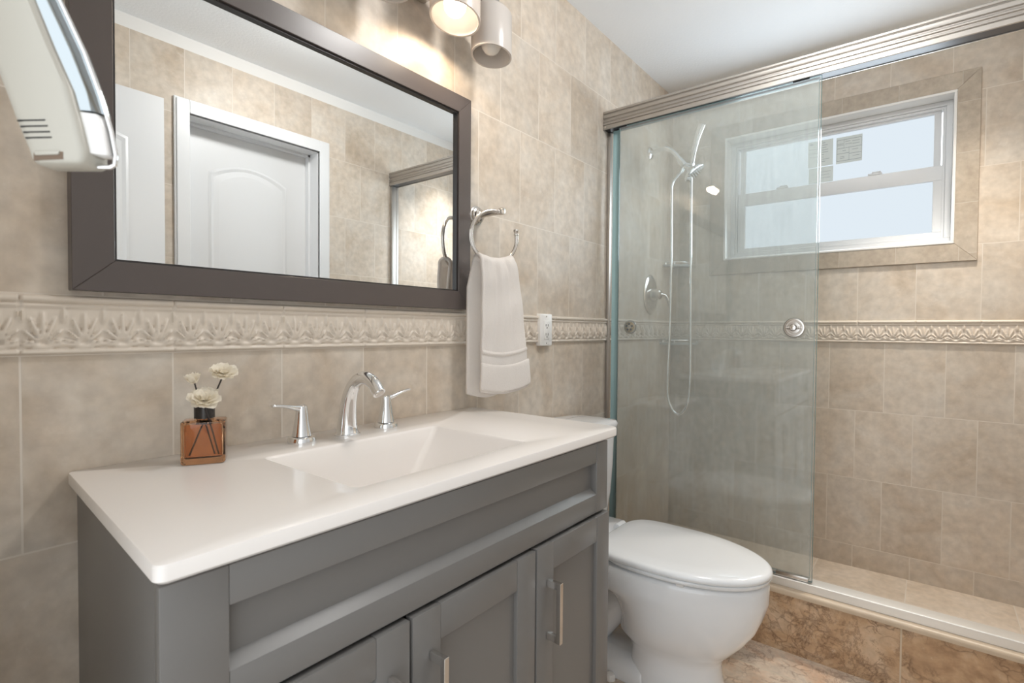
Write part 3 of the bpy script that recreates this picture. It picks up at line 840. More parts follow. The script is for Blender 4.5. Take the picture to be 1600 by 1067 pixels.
stemmed(fB, (-0.25, 0.05, 1.0), 0.020, [(6, 1.0, 0.85), (5, 0.85, 1.1), (4, 0.6, 1.3)], foot3, 'small half open cream dried flower, middle height, leaning left over the bottle', 12, 0.0)
stemmed(fC, (-0.15, -0.55, 0.85), 0.028, full, foot2, 'wide cream dried flower, lowest of the blooms, resting on the bottle collar', 13)

# ================================================================== WALL MIRROR
MX0, MX1, MZ0, MZ1 = 0.0155, 0.9527, 1.1597, 1.7831
IX0, IX1, IZ0, IZ1 = 0.0733, 0.9026, 1.2121, 1.7337
mir = thing('wall_mirror', 'large rectangular mirror in a wide dark taupe frame above the sink', 'mirror', ((MX0 + MX1) / 2, -0.014, MZ0))
b = MB()
O_ = [(MX0, MZ0), (MX1, MZ0), (MX1, MZ1), (MX0, MZ1)]; I_ = [(IX0, IZ0), (IX1, IZ0), (IX1, IZ1), (IX0, IZ1)]
for k in range(4):
    k2 = (k + 1) % 4
    q = [O_[k], O_[k2], I_[k2], I_[k]]
    b.loops([[(x, y, z) for x, z in q] for y in (-0.0255, -0.002)])
b.build('frame', M['frame'], mir, bevel=0.0009, seg=1, smooth=False)
b = MB(); lip = 0.004
ring(b, 0, 1, 0, 0, 0, 0, 0) if False else None
b.box(IX0 - 0.001, IX1 + 0.001, -0.020, -0.009, IZ0 - 0.001, IZ0 + lip); b.box(IX0 - 0.001, IX1 + 0.001, -0.020, -0.009, IZ1 - lip, IZ1 + 0.001)
b.box(IX0 - 0.001, IX0 + lip, -0.020, -0.009, IZ0 + lip, IZ1 - lip); b.box(IX1 - lip, IX1 + 0.001, -0.020, -0.009, IZ0 + lip, IZ1 - lip)
b.build('inner_lip', M['frame_lip'], mir, smooth=False)
MB().box(IX0 - 0.002, IX1 + 0.002, -0.012, -0.006, IZ0 - 0.002, IZ1 + 0.002).build('mirror_glass', M['mirror'], mir, smooth=False)

# ================================================================== VANITY LIGHT
vl = thing('vanity_light', 'wall light with white cylinder shades above the mirror, one bulb lit', 'light', (0.72, -0.02, 2.03))
b = MB(); b.loops([[(x, y, z) for x, y, z in [(p[0], yy, p[1]) for p in rrect(0.66, 0.80, 1.992, 2.112, 0.03, 6)]] for yy in (-0.001, -0.018, -0.022)])
b.build('backplate', M['nickel'], vl, bevel=0.003)
b = MB(); b.tube([(0.51, -0.055, 2.075), (1.00, -0.055, 2.075)], 0.009, 14); b.tube([(0.73, -0.02, 2.075), (0.73, -0.06, 2.075)], 0.012, 14)
b.build('bar', M['nickel'], vl)
def slant(b, x, k):
    """the shades' ends are cut on a slant"""
    b.v = [(p[0], p[1], p[2] - k * (p[0] - x)) for p in b.v]
for i, (x, y, z0_, SR, k) in enumerate(((0.575, -0.112, 1.895, 0.058, 0.13), (0.788, -0.120, 1.914, 0.0665, 0.20), (0.943, -0.112, 1.882, 0.058, 0.13))):
    H = 0.125
    b = MB(); b.lathe([(SR, 0.0), (SR, H - 0.010), (SR - 0.008, H), (0.016, H + 0.002), (0.016, H - 0.003), (SR - 0.010, H - 0.005), (SR - 0.005, H - 0.013), (SR - 0.005, 0.0)], (x, y, z0_), (0, 0, 1), 56, False, False)
    b.loops([[(x + r * cos(2 * pi * j / 56), y + r * sin(2 * pi * j / 56), z0_) for j in range(56)] for r in (SR, SR - 0.005)], False, False)
    slant(b, x, k)
    b.build('shade', M['opal'], vl, angle=50)
    b = MB(); b.lathe([(0.022, H), (0.022, H + 0.034), (0.015, H + 0.044)], (x, y, z0_), (0, 0, 1), 24); b.tube([(x, y, z0_ + H + 0.04), (x, y + 0.02, 2.072), (x, -0.055, 2.075)], 0.008, 12)
    b.build('socket', M['nickel'], vl)
    bz = z0_ - 0.003
    b = MB(); b.lathe([(0.012, 0.104), (0.014, 0.090), (0.022, 0.072), (0.0285, 0.054), (0.0300, 0.040), (0.0275, 0.026), (0.019, 0.014), (0.008, 0.0085), (0.0, 0.008)], (x, y, bz), (0, 0, 1), 28, True, False)
    bo = b.build('bulb', M['bulb'] if i == 1 else M['bulb_off'], vl)
    if i == 1:
        bo['label'] = 'lit warm white bulb'
        ld = bpy.data.lights.new('bulb_light', 'SPOT'); ld.energy = BULB_W; ld.color = (1.0, 0.80, 0.60); ld.spot_size = radians(172); ld.spot_blend = 0.25; ld.shadow_soft_size = 0.022
        lo = bpy.data.objects.new('bulb_light', ld); lo.parent = vl; lo.location = Vector((x, y, z0_ - 0.006)) - Vector(ORG['vanity_light']); col.objects.link(lo)

# flush lamp added as fill for the room, unseen above the frame
clp = thing('ceiling_fill_light', 'added round white fill lamp on the ceiling before the vanity, out of view', 'light', (1.05, -0.80, ZC))
b = MB(); b.lathe([(0.110, 0.0), (0.110, -0.006), (0.105, -0.010), (0.100, -0.009), (0.100, 0.0)], (1.05, -0.80, ZC), (0, 0, 1), 40, False, False)
b.build('fill_lamp_rim', M['nickel'], clp)
b = MB(); b.lathe([(0.100, -0.009), (0.101, -0.028), (0.093, -0.050), (0.070, -0.064), (0.035, -0.070), (0.0, -0.071)], (1.05, -0.80, ZC), (0, 0, 1), 40, False, False)
b.build('fill_lamp_diffuser', M['lamp'], clp)

# unseen recessed downlight added to brighten the lower shower
rd_ = thing('shower_fill_light', 'added small round fill downlight in the shower ceiling, out of view', 'light', (2.20, -1.20, ZC))
b = MB(); b.lathe([(0.062, 0.0), (0.062, -0.004), (0.050, -0.006), (0.044, -0.002), (0.044, 0.0)], (2.20, -1.20, ZC), (0, 0, 1), 32, False, False)
b.build('trim_ring', M['plastic'], rd_)
b = MB(); b.lathe([(0.044, -0.002), (0.0, -0.0025)], (2.20, -1.20, ZC), (0, 0, 1), 32, False, False)
b.build('lens', M['lens'], rd_)
sd = bpy.data.lights.new('shower_fill_spot', 'SPOT'); sd.energy = SHOWER_FILL_W; sd.color = (1.0, 0.92, 0.82); sd.spot_size = radians(84); sd.spot_blend = 0.9; sd.shadow_soft_size = 0.05
so = bpy.data.objects.new('shower_fill_spot', sd); so.location = (0, 0, -0.02); so.parent = rd_; col.objects.link(so)

# ================================================================== TOWEL RING, TOWEL, OUTLET
RC = Vector((0.9775, -0.0975, 1.374)); RE = Vector((0.935, -0.355, 0)).normalized(); RR = 0.0765
tr_ = thing('towel_ring', 'open nickel towel ring on a stepped round post beside the mirror', 'towel ring', (1.000, 0, 1.452))
b = MB(); b.lathe([(0.0285, 0), (0.0285, 0.006), (0.0245, 0.008), (0.0245, 0.014), (0.020, 0.017), (0.019, 0.022), (0.013, 0.027), (0.0095, 0.034), (0.0085, 0.060), (0.0085, 0.097), (0.0105, 0.100), (0.0105, 0.112), (0.0085, 0.115), (0.0, 0.116)], (1.000, 0, 1.452), (0, -1, 0), 32)
b.build('post', M['nickel'], tr_)
pts = []
for i in range(49):
    a = radians(84 + (369 - 84) * i / 48)
    pts.append(RC + RE * cos(a) * RR + Vector((0, 0, 1)) * sin(a) * RR)
b = MB(); b.tube(pts, 0.0058, 14)
rg = b.build('ring', M['nickel'], tr_, angle=70)
for p, q in ((pts[0], pts[1]), (pts[-1], pts[-2])):
    d = (p - q).normalized()
    b = MB(); b.lathe([(0.0052, -0.002), (0.0075, 0.0), (0.0075, 0.004), (0.0050, 0.006), (0.0068, 0.010), (0.0080, 0.013), (0.0066, 0.017), (0.0, 0.018)], p, d, 18, True, False)
    b.build('finial', M['nickel'], rg)
# towel: two hanging layers folded over the bottom of the ring
Nn = Vector((-0.355, -0.935, 0)).normalized()
def towel_pt(u, t):
    """u -1..1 across, t 0..1 from the front hem over the ring to the back hem"""
    q = (u + 1) / 2
    ztop = RC.z - RR + 0.008 + 0.013 * u * u
    front_len, back_len, arc = 0.378, 0.392, 0.05
    s = t * (front_len + arc + back_len)
    fl = lambda g: (-0.056 + 0.004 * min(1, g * 4) - 0.002 * g, 0.056 + 0.046 * min(1, g * 1.05) ** 0.55)
    bl_ = lambda g: (-0.062 - 0.018 * min(1, g * 5), 0.056 + 0.012 * g)
    if s < front_len:
        down = front_len - s; g = down / front_len
        e0, e1 = fl(g)
        n = 0.026 + 0.007 * sin(u * 2.2 + 0.6) * g + 0.004 * sin(u * 6 + g * 3) * g ** 0.5 * (1 - g * 0.7) + 0.0035 * sin(u * 10 + 1.0 + g * 2) * (1 - g) + 0.0022 * sin(g * 19 + u * 1.3) * (1 - g * 0.6)
        z = ztop - 0.016 - down + (0.006 * g * u)
    elif s < front_len + arc:
        k = (s - front_len) / arc; a = k * pi
        f0, f1 = fl(0); b0, b1 = bl_(0)
        e0, e1 = f0 + (b0 - f0) * k, f1 + (b1 - f1) * k
        n = 0.004 + 0.022 * cos(a) + 0.0035 * sin(u * 10 + 1.0) * (1 - k); z = ztop - 0.016 + 0.018 * sin(a)
    else:
        down = s - front_len - arc; g = down / back_len
        e0, e1 = bl_(g)
        n = -0.018 + 0.004 * sin(u * 3 + 2) * g
        z = ztop - 0.016 - down * (1 - 0.05 * max(0, q - 0.45))
    p = RC + RE * (e0 + (e1 - e0) * q) + Nn * n
    return Vector((p.x, p.y, z))
def towel_mesh():
    nu, nt_ = 30, 110
    vs = []; fs = []
    for i in range(nt_ + 1):
        for j in range(nu + 1):
            u = -1 + 2 * j / nu
            p = towel_pt(u, i / nt_)
            vs.append(p)
    for i in range(nt_):
        for j in range(nu):
            a = i * (nu + 1) + j
            fs.append((a, a + 1, a + nu + 2, a + nu + 1))
    return vs, fs
tw = thing('hand_towel', 'white hand towel hanging folded over the nickel towel ring', 'towel', tuple(RC - Vector((0, 0, RR))))
vs, fs = towel_mesh()
cl = MB().add(vs, fs).build('cloth', M['towel'], tw, angle=80)
md = cl.modifiers.new('thick', 'SOLIDIFY'); md.thickness = 0.011; md.offset = 0.0
md = cl.modifiers.new('sub', 'SUBSURF'); md.levels = 1; md.render_levels = 1
# woven band and folded hem near the front bottom
def band(t0, t1, n_off, name, ex=1.0):
    vs = []; fs = []; nu = 24; nt_ = 8
    for i in range(nt_ + 1):
        for j in range(nu + 1):
            u = (-1 + 2 * j / nu) * ex
            p = towel_pt(u, t0 + (t1 - t0) * i / nt_)
            vs.append(p + Nn * (n_off + 0.002 * sin(pi * i / nt_)))
    for i in range(nt_):
        for j in range(nu):
            a = i * (nu + 1) + j
            fs.append((a, a + 1, a + nu + 2, a + nu + 1))
    o = MB().add(vs, fs).build(name, M['towel'], tw, angle=80)
    md = o.modifiers.new('thick', 'SOLIDIFY'); md.thickness = 0.010; md.offset = 0.0
    md = o.modifiers.new('sub', 'SUBSURF'); md.levels = 1; md.render_levels = 1
band(0.008, 0.105, 0.0075, 'folded_hem', 1.05)
band(0.140, 0.146, 0.0032, 'woven_band', 1.0); 

ol = thing('wall_outlet', 'white duplex outlet on the wall border beside the towel', 'outlet', (1.363, 0, 1.10))
yo = -0.0125
b = MB(); b.loops([[(p[0], yo + dy, p[1]) for p in rrect(1.3265 + i_, 1.4015 - i_, 1.0425 + i_, 1.1585 - i_, 0.004, 3)] for dy, i_ in ((0.012, 0), (0.0005, 0), (-0.0045, 0.001), (-0.006, 0.0035))])
b.build('outlet_plate', M['plastic'], ol)
b = MB(); b.box(1.3475, 1.3805, yo - 0.0085, yo - 0.004, 1.067, 1.134); b.build('outlet_face', M['plastic'], ol, bevel=0.001)
b = MB()
for zc in (1.084, 1.117):
    b.box(1.356, 1.358, yo - 0.0092, yo - 0.008, zc - 0.004, zc + 0.005); b.box(1.369, 1.371, yo - 0.0092, yo - 0.008, zc - 0.004, zc + 0.005)
    b.lathe([(0.0025, 0), (0.0025, 0.0007)], (1.3635, yo - 0.0085, zc - 0.009), (0, -1, 0), 10)
b.build('slot', M['black'], ol, smooth=False)
for zc in (1.052, 1.149):
    b = MB(); b.lathe([(0.003, 0), (0.0025, 0.001)], (1.364, yo - 0.0058, zc), (0, -1, 0), 12); b.build('screw', M['nickel'], ol)

# ================================================================== TOILET
tx0 = 1.388
to = thing('toilet', 'white two piece toilet with its lid down between vanity and shower', 'toilet', (tx0, -0.45, 0))
def egg(hw_, yb_, yf, z, n=48, pb=2.8, wid=0.40, pf=2.05):
    """toilet outline: rounded-square back at yb_, elliptical front at yf; widest at `wid` of the length"""
    ym = yb_ + (yf - yb_) * wid
    out = []
    for i in range(n):
        a = 2 * pi * i / n
        c, s = cos(a), sin(a)
        if s < 0:   # front half (towards -y)
            p = pf; ly = abs(yf - ym)
        else:
            p = pb; ly = abs(yb_ - ym)
        x = hw_ * math.copysign(abs(c) ** (2 / p), c); y = ly * math.copysign(abs(s) ** (2 / p), s)
        out.append((tx0 + x, ym + y, z))
    return out
b = MB()
b.loops([egg(0.103, -0.37, -0.656, 0.0, pb=2.6), egg(0.105, -0.37, -0.659, 0.004, pb=2.6), egg(0.103, -0.37, -0.655, 0.03, pb=2.6), egg(0.097, -0.37, -0.645, 0.07, pb=2.5), egg(0.096, -0.37, -0.642, 0.105, pb=2.4), egg(0.103, -0.36, -0.648, 0.128, pb=2.3), egg(0.122, -0.33, -0.673, 0.155, pb=2.2), egg(0.144, -0.34, -0.708, 0.195, pb=2.2), egg(0.158, -0.33, -0.738, 0.240, pb=2.3), egg(0.167, -0.31, -0.754, 0.280, pb=2.4), egg(0.172, -0.27, -0.761, 0.302, pb=2.6), egg(0.178, -0.22, -0.766, 0.318, pb=2.8), egg(0.180, -0.20, -0.769, 0.332, pb=3), egg(0.180, -0.20, -0.769, 0.374, pb=3), egg(0.178, -0.20, -0.767, 0.383, pb=3), egg(0.170, -0.205, -0.758, 0.387, pb=3)], True, True)
bowl = b.build('bowl', M['porcelain'], to, angle=70)
# trapway bulge at the sides and the platform under the tank
b = MB(); b.tube(bez([(tx0, -0.46, 0.24), (tx0, -0.37, 0.245), (tx0, -0.29, 0.17), (tx0, -0.22, 0.075), (tx0, -0.16, 0.045)], 6), [0.07 - 0.0006 * i for i in range(25)], 24, True, flat=0.85)
b.build('trapway', M['porcelain'], bowl)
b = MB(); b.loops([rrect(tx0 - hw_, tx0 + hw_, -0.46, -0.105, 0.04, 6, z) for hw_, z in ((0.104, 0.0), (0.106, 0.006), (0.100, 0.040), (0.085, 0.056), (0.05, 0.062))])
b.build('foot', M['porcelain'], to, angle=60)
b = MB(); b.loops([rrect(tx0 - hw_, tx0 + hw_, y0_, -0.030, 0.03, 6, z) for hw_, y0_, z in ((0.10, -0.20, 0.20), (0.13, -0.235, 0.30), (0.165, -0.255, 0.36), (0.172, -0.26, 0.395), (0.166, -0.255, 0.402))])
b.build('tank_deck', M['porcelain'], to, angle=60)
for s in (-1, 1):
    b = MB(); b.lathe([(0.016, 0), (0.016, 0.010), (0.012, 0.018), (0.0, 0.020)], (tx0 + s * 0.118, -0.34, 0.0), (0, 0, 1), 20, True, False); b.build('bolt_cap', M['plastic'], to)
b = MB(); b.loops([rrect(tx0 - hw_, tx0 + hw_, y0_, -0.022, 0.045, 8, z) for hw_, y0_, z in ((0.150, -0.165, 0.400), (0.186, -0.180, 0.420), (0.196, -0.186, 0.50), (0.204, -0.190, 0.60), (0.209, -0.192, 0.735))])
b.build('tank', M['porcelain'], to, angle=60)
b = MB(); b.loops([rrect(tx0 - hw_, tx0 + hw_, y0_, -0.012, 0.055, 8, z) for hw_, y0_, z in ((0.208, -0.192, 0.733), (0.217, -0.203, 0.738), (0.219, -0.206, 0.755), (0.214, -0.200, 0.764), (0.18, -0.165, 0.769), (0.10, -0.12, 0.772))])
b.build('tank_lid', M['porcelain'], to, angle=60)
b = MB(); b.tube([(tx0 - 0.16, -0.188, 0.69), (tx0 - 0.16, -0.207, 0.69), (tx0 - 0.12, -0.212, 0.685), (tx0 - 0.10, -0.212, 0.684)], 0.006, 10); b.build('flush_lever', M['chrome'], to)
b = MB()
b.loops([egg(0.168, -0.290, -0.757, 0.3925), egg(0.178, -0.282, -0.7690, 0.3935), egg(0.1815, -0.280, -0.774, 0.398), egg(0.1815, -0.280, -0.774, 0.4045), egg(0.178, -0.282, -0.770, 0.4058)])
b.build('seat', M['seat'], to, angle=70)
b = MB()
b.loops([egg(0.179, -0.282, -0.771, 0.4062, pb=4.5), egg(0.1815, -0.280, -0.774, 0.4080, pb=4.5), egg(0.183, -0.279, -0.776, 0.414, pb=4.5), egg(0.1815, -0.280, -0.774, 0.421, pb=4.5), egg(0.1765, -0.284, -0.768, 0.4255, pb=4.5), egg(0.168, -0.290, -0.757, 0.4285, pb=4.2), egg(0.12, -0.33, -0.69, 0.4305, pb=3.5), egg(0.05, -0.42, -0.57, 0.432)])
b.build('lid', M['seat'], to, angle=70)
for s in (-1, 1):
    b = MB(); b.lathe([(0.012, -0.025), (0.013, -0.02), (0.013, 0.02), (0.012, 0.025)], (tx0 + s * 0.08, -0.268, 0.414), (1, 0, 0), 16)
    b.box(tx0 + s * 0.08 - 0.015, tx0 + s * 0.08 + 0.015, -0.275, -0.262, 0.400, 0.41)
    b.build('seat_hinge', M['seat'], to)
for a in (0.158, -0.158):
    b = MB(); b.box(tx0 + a - 0.006, tx0 + a + 0.006, -0.585, -0.565, 0.386, 0.3928)
    b.build('bumper', M['plastic'], to, smooth=False)

# ================================================================== SHOWER ENCLOSURE
hd_ = thing('shower_door_rail', 'ridged nickel header rail across the top of the shower opening', 'rail', (1.82, -0.73, 1.953))
prof = [(1.801, 2.031), (1.797, 2.027), (1.7965, 2.021), (1.800, 2.0185), (1.799, 2.016), (1.7955, 2.013), (1.7950, 2.006), (1.7965, 2.001), (1.801, 1.998), (1.8005, 1.994), (1.797, 1.991), (1.7965, 1.986), (1.800, 1.983), (1.800, 1.980), (1.797, 1.9775), (1.7965, 1.973), (1.8000, 1.971), (1.7965, 1.968), (1.797, 1.954), (1.802, 1.953), (1.802, 1.965), (1.852, 1.965), (1.852, 1.953), (1.857, 1.953), (1.857, 2.031)]
b = MB(); b.loops([[(x, y, z) for x, z in prof] for y in (-W, -0.001)])
b.build('rail_body', M['alu'], hd_, angle=25)
MB().box(1.8025, 1.8515, -W + 0.001, -0.002, 1.955, 1.9645).build('channel', M['dark_metal'], hd_, smooth=False)
b = MB(); b.lathe([(0.004, 0), (0.004, 0.002), (0.0, 0.003)], (1.7965, -0.012, 1.962), (-1, 0, 0), 14, True, False); b.build('end_screw', M['nickel'], hd_)
for y0_, y1_ in ((-0.105, -0.060), (-0.775, -0.725)):
    MB().box(1.8065, 1.8175, y0_, y1_, 1.950, 1.9555).build('roller_hanger', M['dark_metal'], hd_, bevel=0.001)
for (y0_, y1_, lab) in ((-0.0155, -0.001, 'slim nickel wall channel beside the toilet, left edge of the shower opening'), (-W + 0.001, -W + 0.0155, 'slim nickel wall channel at the far end of the shower opening from the toilet')):
    b = MB(); b.box(1.838, 1.856, min(y0_, y1_), max(y0_, y1_), 0.247, 1.953); b.box(1.806, 1.838, min(y0_, y1_) , max(y0_, y1_), 0.247, 1.953) if y1_ < -1 else None
    tag(b.build('shower_wall_channel', M['alu'], org=(1.847, y0_, 0.247), bevel=0.0015), lab, 'rail')
prof = [(1.798, 0.2175), (1.7985, 0.2435), (1.800, 0.2455), (1.803, 0.246), (1.852, 0.246), (1.856, 0.243), (1.858, 0.2175)]
b = MB(); b.loops([[(x, y, z) for x, z in prof] for y in (-W + 0.001, -0.001)])
M['sill'] = plain('satin_sill', (0.82, 0.80, 0.76), 0.40, metal=0.85)
tag(b.build('shower_sill_track', M['sill'], org=(1.82, -0.73, 0.2175), angle=25), 'nickel bottom track for the glass doors on top of the shower curb', 'rail')

def glass_door(name, x, y0, y1, z0, z1, label):
    t_ = thing(name, label, 'shower door', (x, (y0 + y1) / 2, z0), 'sliding glass shower doors')
    b = MB(); hx = 0.004
    b.add([(x - hx, y0, z0), (x - hx, y1, z0), (x - hx, y1, z1), (x - hx, y0, z1)], [(0, 1, 2, 3)], 0)
    b.add([(x + hx, y0, z0), (x + hx, y1, z0), (x + hx, y1, z1), (x + hx, y0, z1)], [(3, 2, 1, 0)], 0)
    b.box(x - hx, x + hx, y0 - 0.0012, y0, z0, z1, 1); b.box(x - hx, x + hx, y1, y1 + 0.0012, z0, z1, 1)
    b.box(x - hx, x + hx, y1, y0, z0, z0 + 0.001, 1); b.box(x - hx, x + hx, y1, y0, z1 - 0.001, z1, 1)
    b.build('glass_panel', [M['glass'], M['glass_edge']], t_, smooth=False)
    return t_
gd = glass_door('shower_door', 1.812, -0.072, -0.8115, 0.250, 1.9525, 'front sliding glass shower door with the round chrome knob near its free edge')
gd2 = glass_door('shower_door', 1.842, -0.030, -0.800, 0.250, 1.9525, 'rear sliding glass shower door with the gold centred knob near the wall channel')
b = MB(); b.box(1.8345, 1.8375, -0.062, -0.030, 0.250, 1.9525); b.build('edge_strip', M['seal'], gd2, bevel=0.0008)
def knob(x, y, z, R, par, gold):
    b = MB(); b.lathe([(R, 0), (R, 0.004), (R * 0.93, 0.007), (R * 0.80, 0.0075), (R * 0.78, 0.006), (R * 0.60, 0.006), (R * 0.58, 0.008), (R * 0.2, 0.009), (0, 0.009)], (x, y, z), (-1, 0, 0), 36, True, False)
    k = b.build('knob', M['nickel'], par, angle=35)
    if not gold:
        b = MB(); b.tube([(x - 0.018, y + R * 0.62, z), (x - 0.018, y - R * 0.62, z)], 0.0055, 14); b.lathe([(0.012, 0.006), (0.010, 0.016), (0.012, 0.022), (0.009, 0.028), (0, 0.029)], (x, y, z), (-1, 0, 0), 20, True, False)
        b.build('knob_grip', M['nickel'], k, angle=50)
    else:
        b = MB(); b.lathe([(R * 0.76, 0.0075), (R * 0.70, 0.0085), (0, 0.009)], (x, y, z), (-1, 0, 0), 28, True, False); b.build('knob_plate', M['brass'], k)
        b = MB()
        for q in range(5):
            a = q * 2 * pi / 5 + 0.3
            b.lathe([(R * 0.16, 0.0085), (R * 0.16, 0.0105), (0, 0.011)], (x, y + cos(a) * R * 0.45, z + sin(a) * R * 0.45), (-1, 0, 0), 10, True, False)
        b.build('knob_holes', M['black'], k)
knob(1.8078, -0.7435, 1.114, 0.0335, gd, False)
knob(1.8378, -0.118, 1.115, 0.0285, gd2, True)
b = MB(); b.box(1.806, 1.818, -0.80, -0.70, 0.2475, 0.262); b.build('door_guide', M['nickel'], gd, bevel=0.001)

# shower head on its arm, hand shower, hose
hx = 2.279
shw = thing('shower_fixture', 'chrome shower head on a bent arm with a slim hand shower and hose', 'shower', (hx, 0, 1.98))
b = MB(); b.lathe([(0.030, 0), (0.030, 0.003), (0.024, 0.009), (0.012, 0.012)], (hx, 0, 1.982), (0, -1, 0), 32); b.build('flange', M['chrome'], shw)
b = MB(); b.tube(bez([(hx, -0.002, 1.982), (hx, -0.045, 1.990), (hx, -0.085, 1.990), (hx, -0.125, 1.960), (hx, -0.160, 1.912)], 6), 0.0105, 16); b.build('arm', M['chrome'], shw)
b = MB(); b.tube([(hx, -0.150, 1.925), (hx, -0.176, 1.890)], [0.015, 0.017], 18); b.tube([(hx, -0.170, 1.892), (hx, -0.218, 1.880)], 0.0135, 18); b.tube([(hx, -0.172, 1.888), (hx, -0.160, 1.862)], 0.009, 14)
b.build('bracket', M['chrome'], shw)
# fixed head: round plate looking down and out
hc = Vector((hx - 0.01, -0.225, 1.845)); hn = Vector((0.1, -0.62, -0.72)).normalized()
b = MB(); b.tube([Vector((hx, -0.176, 1.888)), hc - hn * 0.02], [0.013, 0.012], 16)
b.lathe([(0.014, -0.030), (0.028, -0.020), (0.050, -0.008), (0.054, 0.0), (0.052, 0.006), (0.046, 0.007), (0, 0.007)], hc, hn, 36, False, False)
hdo = b.build('head', M['chrome'], shw, angle=40)
b = MB(); e1 = hn.cross(Vector((0, 0, 1))).normalized(); e2 = hn.cross(e1)
for rr_, nn_ in ((0.012, 6), (0.024, 12), (0.036, 18)):
    for k in range(nn_):
        a = 2 * pi * k / nn_
        b.lathe([(0.0022, 0.0065), (0.0018, 0.0095)], hc + e1 * cos(a) * rr_ + e2 * sin(a) * rr_, hn, 8)
b.build('nozzles', M['plastic'], hdo, smooth=False)
# hand shower: slim wand standing up from the bracket
wp = bez([(hx - 0.004, -0.207, 1.868), (hx - 0.004, -0.214, 1.905), (hx - 0.004, -0.222, 1.955), (hx - 0.004, -0.236, 2.010), (hx - 0.004, -0.257, 2.064)], 6)
b = MB(); b.tube(wp, [0.010 + 0.010 * max(0, (i / (len(wp) - 1) - 0.35)) for i in range(len(wp))], 18, True, flat=[1.0 - 0.35 * min(1, i / 12) for i in range(len(wp))])
wd = b.build('hand_shower', M['chrome'], shw, angle=50)
b = MB()
for i in range(12, len(wp) - 1):
    for s in (-0.006, 0, 0.006):
        p = wp[i] + Vector((s, -0.0075, -0.003))
        b.lathe([(0.0016, 0), (0.0014, 0.004)], p, (0, -0.93, -0.36), 8)
b.build('nozzles', M['plastic'], wd, smooth=False)
b = MB(); b.tube(bez([(hx, -0.160, 1.864), (hx, -0.140, 1.845), (hx, -0.116, 1.812), (hx, -0.112, 1.740), (hx, -0.116, 1.450), (hx, -0.114, 1.150), (hx - 0.005, -0.108, 0.900), (hx - 0.01, -0.112, 0.780), (hx - 0.01, -0.138, 0.715), (hx - 0.01, -0.170, 0.698), (hx - 0.01, -0.202, 0.735), (hx - 0.008, -0.216, 0.815), (hx, -0.216, 1.000), (hx, -0.211, 1.450), (hx, -0.208, 1.760), (hx - 0.004, -0.207, 1.872)], 8), 0.0062, 12)
b.build('hose', M['chrome'], shw, angle=80)
# valve
vx = 2.300; vz = 1.281
sv = thing('shower_valve', 'pointed oval chrome shower valve with a lever on the tiled shower wall', 'valve', (vx, 0, vz))
def oval(s, y, n=40):
    out = []
    for i in range(n):
        a = 2 * pi * i / n
        out.append((vx + s * 0.082 * math.copysign(abs(cos(a)) ** 1.25, cos(a)), y, vz + s * 0.100 * math.copysign(abs(sin(a)) ** 0.95, sin(a))))
    return out
b = MB(); b.loops([oval(1, -0.0005), oval(1, -0.003), oval(0.94, -0.007), oval(0.70, -0.011), oval(0.4, -0.013)])
b.build('escutcheon', M['nickel'], sv, angle=50)
b = MB(); b.lathe([(0.032, 0.010), (0.030, 0.022), (0.026, 0.035), (0.024, 0.052), (0.018, 0.058), (0, 0.060)], (vx, 0, vz), (0, -1, 0), 28, True, False)
k = b.build('valve_body', M['nickel'], sv)
b = MB(); b.tube(bez([(vx, -0.050, vz), (vx + 0.02, -0.066, vz - 0.004), (vx + 0.035, -0.080, vz - 0.028), (vx + 0.038, -0.088, vz - 0.070)], 6), [0.011 - 0.004 * i / 18 for i in range(19)], 14, flat=0.8)
b.build('lever', M['nickel'], k)
# corner shelves
def corner_shelf(z, R, label, th_, mat):
    t_ = thing('corner_shelf', label, 'shelf', (XW, 0, z), 'shower corner shelves')
    n = 16
    lo = [(XW - 0.0005, -0.0005)] + [(XW - 0.0005 - R * sin(pi / 2 * i / n), -0.0005 - R * cos(pi / 2 * i / n)) for i in range(n + 1)]
    b = MB(); b.loops([[(x, y, z + dz) for x, y in lo] for dz in (0, th_)])
    b.build('shelf_board', mat, t_, bevel=0.001, angle=50)
    b = MB(); b.tube([(XW - 0.0045 - (R - 0.002) * sin(pi / 2 * i / n), -0.0045 - (R - 0.002) * cos(pi / 2 * i / n), z + th_ + 0.012) for i in range(1, n)], 0.003, 10)
    for i in (1, 5, 11, 15):
        p = (XW - 0.0045 - (R - 0.002) * sin(pi / 2 * i / n), -0.0045 - (R - 0.002) * cos(pi / 2 * i / n))
        b.tube([(p[0], p[1], z + th_), (p[0], p[1], z + th_ + 0.012)], 0.0025, 8)
    b.build('guard_rail', M['chrome'], t_)
corner_shelf(1.440, 0.115, 'upper corner shelf in the shower, above the relief border', 0.008, M['shelfglass'])
corner_shelf(1.028, 0.150, 'lower corner shelf in the shower, just under the relief border', 0.012, M['shelfglass'])

# ================================================================== LIGHTED MAKEUP MIRROR (near the camera, on the left wall)
MO = Vector((-0.1021, -0.5495, 1.2334))       # bottom of the housing
ME = Vector((0.6247, -0.7809, 0.0)); MN = Vector((0.7809, 0.6247, 0.0)); MU = Vector((0, 0, 1))
mk = thing('makeup_mirror', 'ivory lighted makeup mirror with a chrome rim beside the wall mirror', 'mirror', tuple(MO))
def mp_(h, v, n):       # millimetres across, up, and back
    return MO + ME * (h * 0.001) + MU * (v * 0.001) + MN * (n * 0.001)
